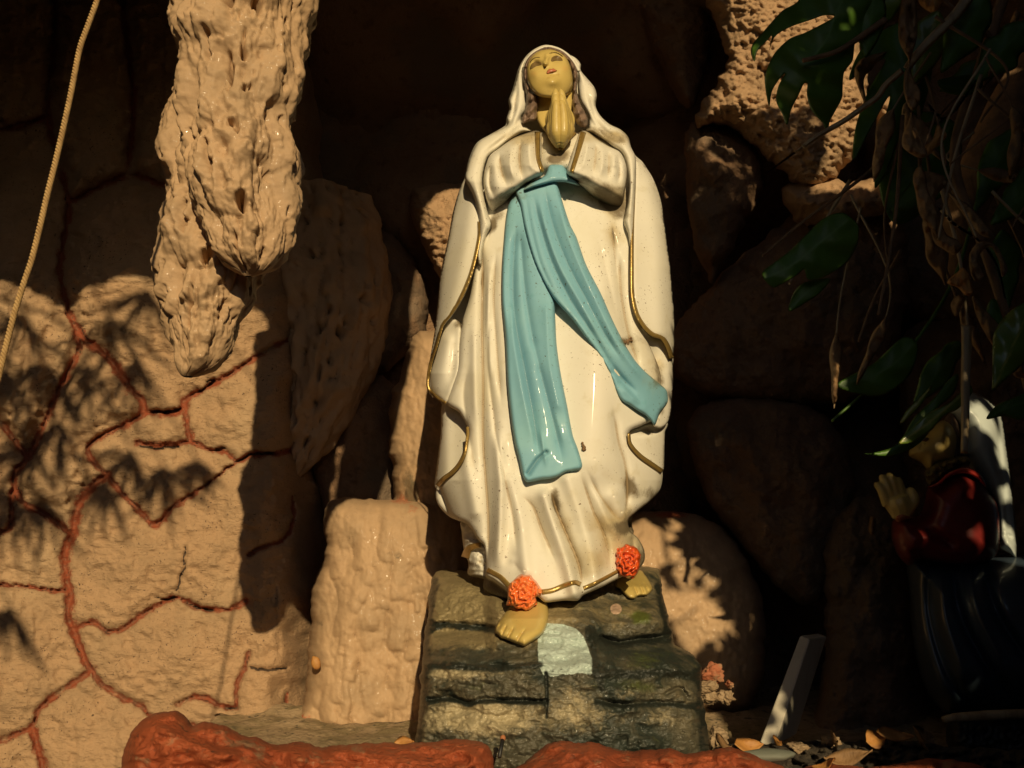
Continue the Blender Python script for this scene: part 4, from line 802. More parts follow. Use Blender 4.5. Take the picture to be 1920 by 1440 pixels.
def neck_y(px, py, d): return -.035 - .035 * np.sqrt(np.clip(1 - ((px - 1040) / 42) ** 2, 0, 1)) - .0004 * np.clip(py - 200, 0, 60)
b = MB(); relief(b, [(1008,172),(1072,172),(1074,225),(1078,246),(1060,262),(1040,262),(1020,245),(1006,222)], neck_y, sp=2.5, rw=7, rd=.01, thick=.06, bw=30, seed=91); b.build('neck', M['skin'], head)
for poly in ([(994,130),(996,121),(1003,115.5),(1011,115),(1016,118.5),(1014,122),(1006,124),(999,128)], [(1033,114),(1035,107.5),(1043,104),(1051,106.5),(1055,113.5),(1049,114),(1041,114),(1036,115.5)]):
    b = MB(); relief(b, poly, lambda x, y, d: face_y(x, y) - .0022, sp=1.2, rw=1.8, rd=.0016, thick=.003); b.build('eye', M['eye'], head)
b = MB(); relief(b, [(1024.5,137),(1027,131.5),(1031,128.5),(1034,129.5),(1037.5,128),(1041,130),(1044.5,132.5),(1041,134.5),(1037,135),(1032,136.5),(1028,138.5)], lambda x, y, d: face_y(x, y) - .003, sp=1.2, rw=2, rd=.002, thick=.003); b.build('lips', M['lip'], head)
for ln in ([(994,117),(997,112.5),(1004,108),(1012,107.5)], [(1030,100),(1040,98.5),(1048,101),(1055,106)]):
    b = MB(); relief(b, ribbon(ln, 1.8, 1.2, 1.5), lambda x, y, d: face_y(x, y) - .001, sp=1.2, rw=1, rd=.0008, thick=.002, raw=True); b.build('eyebrow', M['brow'], head)
def hair_y(px, py, d):
    return -.045 - .03 * np.sqrt(np.clip(d / 12, 0, 1)) - .00022 * np.clip(py - 120, 0, 200) + .006 * np.sin(py / 3.6 + px / 5) + .004 * fbm(px / 6, py / 9, 2, 3)
b = MB()
relief(b, [(1024,88),(1008,94),(994,104),(985,118),(980,140),(984,165),(987,190),(983,210),(977,226),(982,232),(992,228),(1004,226),(1008,214),(1009,196),(1007,180),(996,168),(990,152),(989,132),(993,116),(1002,104),(1014,97),(1028,95)], hair_y, sp=1.9, rw=5, rd=.012, thick=.03, bw=16, seed=92)
relief(b, [(1026,88),(1040,90),(1056,97),(1070,110),(1080,126),(1084,146),(1082,168),(1086,188),(1095,206),(1102,222),(1101,236),(1092,240),(1080,230),(1074,214),(1072,190),(1073,168),(1074,150),(1071,132),(1064,116),(1052,104),(1038,96),(1026,95)], hair_y, sp=1.9, rw=5, rd=.012, thick=.03, bw=16, seed=93)
b.build('hair', M['hair'], head)

# ---- praying hands: palms together, four fingers and a thumb each, fingertips under the chin
def chain(mb, pts, rad, seg=10):
    p = np.asarray(pts, float); q = spline(np.hstack([p, np.asarray(rad)[:, None]]), .004)
    r = q[:, 3].copy(); tip = np.linspace(0, 1, len(q)); r = r * np.sqrt(np.clip((1.001 - tip) / .10, 0, 1)).clip(.15, 1)
    tube(mb, q[:, :3], r, seg)
def P3(px, py, y): return P(px, py, y)
def fuse(mb, name, material, parent, vox):
    """melts overlapping tubes into one skin"""
    v = np.vstack(mb.v); me = bpy.data.meshes.new('t'); me.from_pydata(v.tolist(), [], mb.f); me.update()
    t = bpy.data.objects.new('t', me); C.objects.link(t)
    md = t.modifiers.new('r', 'REMESH'); md.mode = 'VOXEL'; md.voxel_size = vox; sm = t.modifiers.new('s', 'SMOOTH'); sm.iterations = 2; sm.factor = .5
    dg = bpy.context.evaluated_depsgraph_get(); e = t.evaluated_get(dg).to_mesh()
    v2 = np.array([q.co[:] for q in e.vertices]); f2 = [tuple(p.vertices) for p in e.polygons]
    t.evaluated_get(dg).to_mesh_clear(); bpy.data.objects.remove(t); bpy.data.meshes.remove(me)
    b = MB(); b.add(v2, f2); return b.build(name, material, parent)
k_ = 1 / 830.0
for s in (-1, 1):
    b = MB(); yo = -.150
    cxs = lambda px: 1049.5 + s * abs(px)
    # wrist and palm
    chain(b, [P(1050 + s*2, 276, yo + .012), P(1050 + s*7, 262, yo + .004), P(1050 + s*11.5, 246, yo), P(1050 + s*12, 230, yo)], [.007, .012, .016, .016])
    chain(b, [P(1050 + s*3, 272, yo - .006), P(1050 + s*7, 252, yo - .016), P(1050 + s*8, 230, yo - .016)], [.006, .012, .012])
    # little, ring, middle, index: nearest is the little finger, the middle one reaches highest
    for (dx0, dx1, py1, dy, r0) in ((8, 4.2, 187, -.022, .0086), (11.5, 4.6, 176, -.010, .0096), (15, 4.4, 166, .003, .0100), (17, 5.2, 171, .016, .0096)):
        m_ = lambda t: dx0 + (dx1 - dx0) * t
        chain(b, [P(1050 + s*dx0*.45, 266, yo + dy*.5), P(1050 + s*dx0*.85, 248, yo + dy), P(1049.5 + s*m_(.25), 220, yo + dy), P(1048.5 + s*m_(.62), 200, yo + dy), P(1046.5 + s*m_(1), py1, yo + dy)], [r0 * .9, r0 * 1.25, r0 * 1.2, r0, r0 * .72])
    chain(b, [P(1050 + s*14, 246, yo + .02), P(1050 + s*20, 226, yo + .030), P(1049 + s*16, 206, yo + .034)], [.011, .0095, .007])
    fuse(b, 'hand', M['skin'], statue, .0015)

# ---- feet with roses
def foot(poly, y0fn, toes, h, seed):
    def fn(px, py, d):
        y = y0fn(px, py) - h * np.sqrt(np.clip(1 - (1 - np.clip(d / 20, 0, 1)) ** 2, 0, 1))
        for l in toes: y = y + G(px, py, l, .010, 1.8, 1.3)
        return y
    b = MB(); relief(b, poly, fn, sp=1.8, rw=6, rd=.012, thick=.04, bw=14, seed=seed, attrs={'dirt_shade': lambda px, py, d: .8 * sstep(4, 0, d)})
    return b.build('foot', M['skin'], statue)
pl = lambda x, y: plinth_y(x, y, False)
foot([(975,1118),(1012,1114),(1024,1128),(1029,1145),(1028,1164),(1020,1186),(1006,1198),(993,1207),(983,1212),(974,1209),(966,1206),(957,1203),(948,1199),(940,1197),(934,1191),(928,1186),(928,1178),(933,1167),(941,1156),(950,1144)], lambda x, y: pl(x, y) - .012,
     [[(967,1207),(975,1192),(986,1178)], [(950,1200),(957,1186),(964,1174)], [(939,1194),(945,1180),(951,1170)], [(931,1184),(936,1174),(941,1166)]], .036, 95)
foot([(1160,1080),(1200,1068),(1210,1078),(1218,1090),(1224,1104),(1219,1112),(1212,1117),(1203,1117),(1195,1119),(1190,1123),(1180,1122),(1172,1116),(1163,1106),(1153,1098)], lambda x, y: pl(x, y) - .015,
     [[(1197,1120),(1192,1106),(1186,1096)], [(1208,1117),(1203,1104),(1197,1092)], [(1217,1112),(1211,1100),(1204,1088)]], .03, 96)
def rose(cx, cy, rx, ry, y0, material, seed):
    t = np.linspace(0, 2 * math.pi, 22, endpoint=False); rr = 1 + .07 * np.random.default_rng(seed).normal(size=22)
    poly = np.stack([cx + rx * rr * np.cos(t), cy + ry * rr * np.sin(t)], -1)
    def fn(px, py, d):
        q = np.clip(np.hypot((px - cx) / rx, (py - cy) / ry), 0, 1); a = np.arctan2(py - cy, px - cx)
        w_ = 1.5 * fbm(px / 13, py / 13, seed, 2); ring = np.floor(q * 3.0); n_ = 3 + 2 * ring
        qq = q * 3.0 + .22 * np.cos(n_ * a + ring * 1.9 + seed) + .30 * w_; t = qq - np.floor(qq)
        lobes = np.cos(n_ * a + ring * 2.3 + w_ * 2)
        return y0 - .030 * np.sqrt(1 - q ** 2 * .98) - .0105 * sstep(0, .75, t) * sstep(1.0, .86, t) - .0045 * lobes * q - .0012 * fbm(px / 5, py / 5, seed, 2)
    b = MB(); relief(b, poly, fn, sp=1.5, rw=8, rd=.018, thick=.03, bw=12, wob=1.5, seed=seed)
    return b.build('rose', material, statue)
rose(981, 1112, 31, 35, float(robe_y(np.array([981.]), np.array([1100.]))[0]) - .022, M['rose'], 3)
rose(1177, 1052, 26, 33, float(robe_y(np.array([1177.]), np.array([1052.]))[0]) - .018, M['rose_b'], 5)

# ================================================================== THE KNEELING STATUE ON THE RIGHT
kneel = thing('kneeling_statue', 'small kneeling statue in red bodice, dark blue skirt and pale veil, hands raised, behind leaves', 'statue', P(1830, 1400, .1))
def infl(y0, h, R, folds=(), amp=0.0):
    def fn(px, py, d):
        y = y0 - h * np.sqrt(np.clip(1 - (1 - np.clip(d / R, 0, 1)) ** 2, 0, 1))
        for l, a, wd in folds: y = y + G(px, py, l, a, wd, 1.6)
        if amp: y = y - amp * fbm(px / 10, py / 10, 2, 3)
        return y
    return fn
def part(poly, fn, name, m, parent, sp=3, rw=8, rd=.02, thick=.06, bw=30, **kw):
    b = MB(); relief(b, poly, fn, sp=sp, rw=rw, rd=rd, thick=thick, bw=bw, **kw); return b.build(name, m, parent)
part([(1781,775),(1790,750),(1822,736),(1857,752),(1878,780),(1888,839),(1899,926),(1908,1012),(1907,1048),(1888,1038),(1872,1026),(1864,950),(1840,910),(1812,866),(1800,853),(1798,806)], infl(.12, .09, 45, [([(1866,790),(1876,860),(1886,960),(1893,1030)], .02, 7), ([(1884,1000),(1900,1010)], .012, 5)]), 'veil', M['veilw'], kneel)
part([(1766,800),(1782,774),(1798,790),(1802,830),(1800,860),(1780,862)], infl(.09, .04, 20), 'hair', M['hair'], kneel)
hd = part([(1704,853),(1708,836),(1716,826),(1726,820),(1738,812),(1752,796),(1770,788),(1786,796),(1795,818),(1793,848),(1784,866),(1763,872),(1748,884),(1738,880),(1728,868),(1716,862)], infl(.07, .06, 30, [([(1722,842),(1732,832)], .008, 5), ([(1712,856),(1722,858)], .004, 3)]), 'head', M['skin'], kneel, sp=2.2)
part([(1728,826),(1735,820),(1742,822),(1737,828)], lambda x, y, d: infl(.07, .06, 30)(x, y, d + 18) + .002, 'eye', M['eye'], hd, sp=1.6, rw=2, rd=.002, thick=.004)
part([(1734,884),(1753,868),(1781,858),(1812,855),(1820,868),(1800,876),(1781,887),(1756,906),(1744,914),(1736,900)], infl(.035, .03, 10, amp=.012), 'collar', M['collar'], kneel, sp=2.2)
part([(1738,916),(1756,906),(1781,886),(1810,880),(1838,892),(1848,912),(1870,945),(1876,1000),(1868,1040),(1830,1060),(1780,1060),(1735,1052),(1705,1060),(1684,1042),(1672,1010),(1672,980),(1684,964),(1700,960),(1722,966),(1734,940)], infl(.06, .11, 55, [([(1730,985),(1760,1005),(1800,1030)], .02, 9), ([(1740,930),(1736,960)], .012, 6), ([(1700,1030),(1740,1045)], .014, 7)]), 'bodice', M['maroon'], kneel)
part([(1738,914),(1757,904),(1781,884),(1812,877),(1838,889),(1850,914),(1842,908),(1832,898),(1810,888),(1784,894),(1760,912)], infl(-.02, .012, 5), 'gold_trim', mat('red_trim_paint', (.42, .03, .02), .3, coat=.5), kneel, sp=2, rw=3, rd=.005)
part([(1676,968),(1690,956),(1706,962),(1712,972),(1700,976),(1684,980)], infl(-.01, .03, 12), 'cuff', M['brickred'], kneel, sp=2)
part([(1702,1040),(1760,1050),(1840,1045),(1920,1040),(1990,1060),(2060,1150),(2090,1260),(2090,1336),(1920,1338),(1785,1340),(1745,1310),(1724,1262),(1710,1187),(1705,1112)], infl(.16, .24, 110, [([(1740,1060),(1745,1160),(1780,1270),(1830,1335)], .03, 9), ([(1785,1060),(1800,1150),(1850,1250),(1905,1320)], .035, 10), ([(1840,1050),(1870,1150),(1930,1240),(1990,1310)], .03, 10), ([(1765,1060),(1772,1160),(1815,1280)], -.015, 10), ([(1815,1055),(1836,1150),(1890,1260)], -.015, 10)]), 'skirt', M['navy'], kneel, sp=3.2)
# two hands pressed together, four fingers each and a thumb
b = MB(); yh = -.02
for dz, sh in ((0, 0), (.022, 4)):
    chain(b, [P(1690 + sh, 972, yh + dz), P(1686 + sh, 950, yh + dz), P(1678 + sh, 930, yh + dz)], [.017, .026, .024])
    for (x0, y0, x1, y1, r) in ((1664,934,1640,904,.0085), (1672,926,1650,889,.0090), (1681,922,1664,886,.0092), (1690,922,1680,894,.0088)):
        chain(b, [P(x0, y0 + 14, yh + dz), P((x0+x1)/2 + 1, (y0+y1)/2, yh + dz - .003), P(x1 + sh * .5, y1, yh + dz)], [r * 1.25, r * 1.1, r * .75])
    chain(b, [P(1700, 955, yh + dz - .004), P(1713, 936, yh + dz - .008), P(1704, 913, yh + dz - .006)], [.014, .012, .008])
fuse(b, 'hand', M['skin'], kneel, .0026)
part([(1778,1343),(1800,1337),(1920,1336),(2100,1336),(2110,1420),(2000,1432),(1800,1428),(1776,1400)], infl(.10, .16, 30, amp=.006), 'base', M['black'], kneel, thick=.2)
b = MB(); tube(b, P(np.array([1768,1790,1850,1930,2010]), np.array([1350,1345,1341,1338,1336]), np.array([-.11,-.11,-.115,-.12,-.12])), [.006,.008,.009,.009,.008], 8)
tag(b.build('stick', M['stalk']), 'thin pale stick lying across the black base of the kneeling statue', 'stick')

# ================================================================== PLANTS ON THE RIGHT
def leaf_mesh(poly, y0, slope, rib, name, m, parent, curl=.02, sp=3.2, holes=None, drop=.0):
    """glossy leaf blade: outline in photo pixels, y0 at the rib's start, rib line gives the vein"""
    R = np.asarray(rib, float)
    def fn(px, py, d):
        q = pdist(px, py, spline(rib, 4)); ln = np.hypot(px - R[0, 0], py - R[0, 1])
        return y0 + slope * ln / 1000 + curl * (q / 60) ** 1.6 + .003 * np.sin(ln / 9) * np.clip(q / 20, 0, 1)
    def vein_(px, py):
        q = pdist(px, py, spline(rib, 4)); ln = np.hypot(px - R[0, 0], py - R[0, 1]) - .9 * q
        return np.clip(np.exp(-(q / 2.6) ** 2) + .45 * np.clip(1 - np.abs((ln / 17) % 1 - .5) * 9, 0, 1), 0, 1)
    b = MB(); relief(b, poly, fn, sp=sp, rw=4, rd=.0012, thick=.0016, bw=5,
        attrs={'vein': lambda px, py, d: vein_(px, py)})
    return b.build(name, m, parent)
z1 = lambda L: [(1260 + x / 2.909, y / 2.909) for x, y in L]
z2 = lambda L: [(1260 + x / 2.909, 440 + y / 2.909) for x, y in L]
mon = thing('split_leaf_plant', 'climbing plant with glossy split green leaves hanging over the right rock', 'plant', P(1700, 200, -.5))
leaf_mesh(z1([(1150,-120),(700,-120),(690,0),(600,60),(500,170),(440,240),(430,290),(450,335),(465,280),(525,215),(545,195),(530,278),(562,200),(640,150),(760,108),(830,84),(885,90),(820,130),(720,180),(640,212),(560,290),(520,370),(505,430),(515,520),(531,582),(545,500),(580,440),(618,400),(580,470),(568,550),(600,620),(628,682),(650,600),(690,520),(722,452),(738,455),(736,520),(760,600),(820,670),(848,722),(862,660),(900,590),(928,530),(938,400),(985,330),(1010,200),(1120,110)]), -.52, .06, z1([(960,-60),(900,60),(850,200),(780,300),(730,330)]), 'leaf', M['leaf'], mon)
leaf_mesh(z2([(490,212),(560,150),(650,80),(740,-10),(830,-90),(930,-120),(1010,-60),(1020,10),(1000,80),(955,150),(870,210),(790,245),(738,242),(720,192),(680,222),(600,270),(545,287)]), -.45, .05, z2([(960,-80),(800,50),(650,170),(500,240)]), 'leaf', M['leaf'], mon)
leaf_mesh(z2([(638,418),(662,320),(720,262),(860,240),(810,315),(735,368)]), -.40, .05, z2([(850,245),(740,310),(645,412)]), 'leaf', M['leaf'], mon)
leaf_mesh(z2([(900,820),(1100,700),(1260,560),(1340,600),(1300,760),(1180,860),(1080,880)]), -.38, .05, z2([(1320,600),(1160,740),(920,820)]), 'leaf', M['leaf'], mon)
leaf_mesh(z2([(1235,1138),(1330,1030),(1420,962),(1512,918),(1620,820),(1640,860),(1560,950),(1490,985),(1410,1070),(1335,1122),(1290,1140)]), -.44, .05, z2([(1620,840),(1420,1010),(1245,1134)]), 'leaf', M['leaf_y'], mon)
leaf_mesh(z2([(1045,1192),(1100,1190),(1230,1140),(1320,1000),(1440,880),(1500,800),(1560,760),(1540,860),(1440,960),(1400,1080),(1320,1160),(1200,1208),(1100,1205)]), -.40, .05, z2([(1540,780),(1350,1050),(1200,1180),(1060,1194)]), 'leaf', M['leaf'], mon)
leaf_mesh(z2([(1238,1040),(1280,960),(1360,880),(1420,820),(1380,900),(1300,990)]), -.42, .05, z2([(1410,830),(1300,960),(1242,1036)]), 'leaf', M['leaf_y'], mon)
leaf_mesh(z2([(1715,1005),(1770,930),(1840,900),(1960,860),(1990,960),(1900,1010),(1810,990)]), -.44, .05, z2([(1980,900),(1840,940),(1725,1000)]), 'leaf', M['leaf'], mon)
leaf_mesh([(1700,40),(1650,60),(1610,100),(1592,150),(1622,130),(1660,112),(1628,170),(1604,240),(1600,300),(1628,250),(1668,180),(1652,250),(1640,352),(1672,300),(1700,210),(1704,270),(1726,220),(1748,130),(1740,70)], -.40, .06, [(1720,70),(1680,200),(1640,340)], 'leaf', M['leaf'], mon)
leaf_mesh([(1760,150),(1840,140),(1835,172),(1800,178),(1770,172)], -.42, .06, [(1765,160),(1832,172)], 'leaf', M['leaf'], mon)
leaf_mesh([(1650,260),(1720,210),(1790,230),(1800,300),(1740,390),(1680,420),(1650,360)], -.36, .06, [(1780,240),(1680,410)], 'leaf', M['leaf'], mon)
# further dark leaves of the same climber
def generic_leaf(cx, cy, L, W, a, y0, m, mon=mon, seed=0):
    r = np.random.default_rng(seed); t = np.linspace(0, 1, 9); wd = W * np.sin(np.pi * t ** .75) * (1 + .08 * r.normal(size=9)); wd[0] = 0; wd[-1] = 0
    s = np.stack([t * L, wd], -1); s2 = np.stack([t * L, -wd], -1)[::-1][1:-1]; pl_ = np.vstack([s, s2]) 
    c, q = math.cos(a), math.sin(a); pl_ = pl_ @ np.array([[c, q], [-q, c]]) + np.array((cx, cy))
    leaf_mesh(pl_, y0, .08, [(cx, cy), (cx + c * L * .5, cy + q * L * .5), (cx + c * L * .95, cy + q * L * .95)], 'leaf', m, mon, sp=5)
for i, (cx, cy, L, W, a) in enumerate([(1760,20,150,34,1.9),(1850,-10,170,38,2.1),(1930,40,160,36,2.3),(1900,240,170,34,2.0),(1880,430,150,30,1.5),(1940,560,190,40,2.0),(1800,640,150,26,2.2),(1640,-20,130,30,1.7),(1990,300,180,40,2.4),(1860,560,140,26,1.3),(1700,-30,170,36,2.5),(1980,-20,160,36,1.9),(1870,120,120,26,2.7),(1780,330,130,26,2.6)]):
    generic_leaf(cx, cy, L, W, a, -.30 - .25 * rng.random(), M['leaf'] if i % 5 else M['leaf_y'], seed=i)
def stem(pts, y, r, m, parent, name='stem', r1=None):
    p = spline(pts, 8); yy = np.interp(np.linspace(0, 1, len(p)), np.linspace(0, 1, len(np.atleast_1d(y))), np.atleast_1d(y)) if np.ndim(y) else np.full(len(p), y)
    b = MB(); tube(b, P(p[:, 0], p[:, 1], yy), np.linspace(r, r1 if r1 is not None else r * .6, len(p)), 8); return b.build(name, m, parent)
stem(z1([(1160,110),(1000,220),(900,280),(800,310),(715,330)]), [-.50,-.53], .006, M['bark'], mon)
stem([(1900,-60),(1840,120),(1790,300),(1850,480),(1920,700),(1975,900)], [-.4,-.42], .011, M['bark'], mon)
stem([(1690,470),(1640,560),(1610,640)], -.3, .004, M['bark'], mon); stem([(1845,330),(1790,520),(1700,660),(1560,790)], -.34, .004, M['leaf'], mon)
stem([(1810,180),(1760,225),(1720,240),(1620,330),(1500,420),(1430,480)], -.36, .004, M['bark'], mon)
r5 = np.random.default_rng(23)
for i in range(26):                                   # tangle of thin dead stems and shrivelled leaves
    x0 = r5.uniform(1590, 1930); y0_ = r5.uniform(-60, 420); L = r5.uniform(160, 420); a = r5.normal(1.55, .42); yy = r5.uniform(-.6, -.3)
    bend = r5.normal(0, 60); pts_ = [(x0, y0_), (x0 + math.cos(a) * L * .5 + bend, y0_ + math.sin(a) * L * .5), (x0 + math.cos(a) * L, y0_ + math.sin(a) * L)]
    stem(pts_, yy, r5.uniform(.0018, .0038), M['bark'] if i % 3 else M['stalk'], mon)
    if i % 2 == 0:
        q = spline(pts_, 9)[-16:]; k = np.linspace(0, 1, len(q)); wd = r5.uniform(9, 19) * np.sin(np.pi * k ** .8) * (1 + .3 * np.sin(k * 9 + i)) + 1
        tg = np.gradient(q, axis=0); tg /= np.linalg.norm(tg, axis=1)[:, None]; nn = np.stack([tg[:, 1], -tg[:, 0]], -1)
        b = MB(); relief(b, np.vstack([q + nn * wd[:, None], (q - nn * wd[:, None])[::-1]]), lambda px, py, d: yy - .01 - .012 * np.sqrt(np.clip(d / 10, 0, 1)) - .014 * fbm(px / 18, py / 30, i, 3), sp=3.4, rw=5, rd=.006, thick=.006, bw=8, raw=True)
        b.build('dead_leaf', M['dry'], mon)
b = MB(); tube(b, P(np.array([2080,1990,1900,1850,1800,1790]), np.array([-60,60,200,300,420,520]), np.array([.05,.03,.0,-.02,-.03,-.03])), [.07,.065,.055,.05,.038,.02], 14)
tag(b.build('branch', M['bark']), 'thick brown branch slanting down at the right edge, behind dry leaves', 'branch')
# pale dry stalks
def stalk(pts, w0, y, label, w1=None):
    b = MB(); relief(b, ribbon(pts, w0, w1, 5), lambda px, py, d: y - .006 * np.sqrt(np.clip(d / 6, 0, 1)), sp=3.5, rw=5, rd=.008, thick=.012, bw=8, raw=True); return tag(b.build('dry_stalk', M['stalk']), label, 'dry stalk', 'dry stalks among the leaves')
stalk([(1822,-14),(1790,30),(1740,80),(1712,112),(1700,130)], 22, -.55, 'flat pale dry stalk crossing behind the hanging brown leaf at the top', 15)
stalk([(1692,132),(1660,160),(1645,182),(1620,200),(1585,225),(1545,248),(1520,264),(1505,276)], 12, -.54, 'flat pale dry stalk sloping down to the left under the split leaf', 9)
stalk([(1506,275),(1490,286),(1460,308),(1428,331)], 5, -.53, 'thin twig end pointing down left over the sunlit rock', 2)
stalk([(1812,610),(1812,660),(1810,720),(1810,780),(1808,850)], 20, -.50, 'upright pale stalk standing in front of the kneeling statue\'s veil', 14)
stalk([(1740,195),(1760,218),(1775,222),(1800,196),(1830,150)], 4, -.50, 'thin bent stalk beside the hanging brown leaf', 3)
stalk([(1760,390),(1790,420),(1840,455),(1870,500),(1885,560)], 5, -.48, 'thin curved stalk along the lower dry leaves', 3)
# dry hanging leaves
def dry(poly, y, label, m='dry', folds=(), amp=.018):
    b = MB(); relief(b, poly, lambda px, py, d: y - .012 * np.sqrt(np.clip(d / 10, 0, 1)) - amp * fbm(px / 22, py / 45, y * 10, 3) + sum([G(px, py, l, a, wd) for l, a, wd in folds], 0), sp=2.8, rw=5, rd=.006, thick=.008, bw=9, seed=3)
    return tag(b.build('dry_leaf', M[m]), label, 'dry leaf', 'dry leaves hanging in the climber')
dry(z1([(1270,-40),(1320,-20),(1335,60),(1337,200),(1302,330),(1312,420),(1357,500),(1350,560),(1318,604),(1292,585),(1264,500),(1268,400),(1288,330),(1238,220),(1240,60)]), -.58, 'long twisted brown leaf hanging at the top, narrow in its middle', folds=[(z1([(1290,0),(1300,200),(1292,340),(1296,580)]), .012, 5)])
dry(z1([(1306,600),(1318,640),(1335,700),(1372,780),(1392,845),(1350,862),(1290,832),(1254,792),(1262,720),(1288,670)]), -.58, 'tan spoon shaped dry leaf hanging below the twisted brown one', folds=[(z1([(1308,620),(1330,760),(1375,850)]), .014, 5)])
dry(z1([(1390,850),(1380,800),(1420,760),(1440,700),(1450,680),(1500,735),(1470,780),(1430,820)]), -.56, 'small rust coloured leaf tip beside the spoon shaped dry leaf', 'dry_o')
dry(z1([(1350,950),(1400,935),(1480,960),(1500,1000),(1440,1080),(1460,1180),(1500,1280),(1560,1310),(1580,1350),(1540,1390),(1480,1360),(1430,1320),(1400,1200),(1350,1060)]), -.52, 'crumpled brown leaf with pale streaks in the middle of the hanging leaves')
dry(z1([(1500,1040),(1560,1080),(1610,1110),(1680,1180),(1740,1260),(1760,1300),(1700,1290),(1640,1240),(1560,1130)]), -.50, 'narrow dark dry leaf sloping down to the right')
dry(z2([(1620,120),(1650,60),(1700,30),(1760,50),(1800,110),(1830,190),(1800,230),(1780,140),(1740,70),(1690,90),(1672,150),(1700,230),(1660,260),(1630,210)]), -.50, 'looped tan leaf with a dark hollow in it, at the right', 'dry')
dry(z2([(1500,260),(1560,200),(1590,180),(1630,240),(1640,320),(1600,330),(1560,290)]), -.50, 'small rust leaf scrap below the crumpled brown leaf', 'dry_o')
dry(z2([(1640,330),(1720,420),(1820,540),(1880,640),(1930,760),(1880,780),(1800,680),(1720,560),(1660,440)]), -.46, 'long grey brown leaf hanging down along the right edge')
dry(z2([(1520,380),(1560,330),(1600,350),(1570,420),(1545,448)]), -.46, 'short drooping grey leaf tip above the upright stalk')
dry([(1722,0),(1732,-40),(1768,-40),(1770,0),(1752,22),(1735,18)], -.56, 'small orange leaf at the top edge by the pale stalk', 'dry_o')
dry(z1([(1720,400),(1800,230),(1870,60),(1900,70),(1860,200),(1780,380),(1740,430)]), -.36, 'reddish brown dry leaf sheath at the upper right', 'dry')
dry([(1628,993),(1632,968),(1642,972),(1640,1000),(1634,1003)], .1, 'brown leaf scrap stuck to the rock left of the kneeling statue')

# ================================================================== LOW THINGS
# marble slab leaning on the rock
b = MB(); A = [(1500,1193),(1518,1200),(1452,1398),(1424,1394)]; yf_ = .02
f0 = P(np.array([1500,1518,1452,1424]), np.array([1192,1199,1399,1394]), np.array([.10,.085,-.10,-.085]))
ins = np.array((.085, .15, .0)); bk_ = f0 + ins
v = []
bm = bmesh.new()
vs = [bm.verts.new(q) for q in f0] + [bm.verts.new(q) for q in bk_]
for q in ((0,1,2,3),(7,6,5,4),(0,4,5,1),(1,5,6,2),(2,6,7,3),(3,7,4,0)): bm.faces.new([vs[i] for i in q])
bmesh.ops.recalc_face_normals(bm, faces=bm.faces); bmesh.ops.bevel(bm, geom=list(bm.edges), offset=.002, segments=2, affect='EDGES')
bm.verts.ensure_lookup_table(); b.add([q.co[:] for q in bm.verts], [[q.index for q in f.verts] for f in bm.faces] if not bm.verts.index_update() else [])
tag(b.build('slab', M['slab'], smooth=False), 'white marble slab leaning in the dark right of the plinth', 'slab')
# broken stones beside the plinth
for i, (px, py, rx, rz, y, m, lab_) in enumerate([
    (1338,1263,.026,.020,-.02,'brickred','broken reddish stone on top of the small heap right of the plinth'),
    (1330,1288,.022,.012,-.03,'stone','flat crumbled stone under the reddish one, against the plinth'),
    (1330,1308,.022,.013,-.03,'stone','flat crumbled stone low in the heap against the plinth'),
    (1360,1307,.017,.014,-.03,'stone','small yellowish stone at the right of the heap'),
    (1368,1283,.008,.008,-.03,'brickred','pea sized orange stone at the right of the heap'),
    (1347,1382,.020,.020,-.16,'stone','rough tan stone lying at the plinth\'s lower right corner'),
    (1498,1402,.020,.011,-.20,'stone','small grey stone lying in the litter right of the slab'),
    (1556,1392,.018,.010,-.16,'stone','pale crumbled stone in the litter under the dark rock')]):
    b = MB(); lump(b, P(px, py, y), 1, .35, 20 + i, 4, 2.2, (rx, .02, rz), facet=True); tag(b.build('rubble_stone', M[m]), lab_, 'stone', 'loose stones right of the plinth')
b = MB(); lump(b, P(1440, 1416, -.36), 1, .15, 40, 3, 1.5, (.045, .02, .010)); tag(b.build('pebble', mat('grey_pebble', (.14, .15, .12), .7, bumps=[('noise', 60, .3, .004)])), 'flat grey pebble lying on the red border', 'pebble')
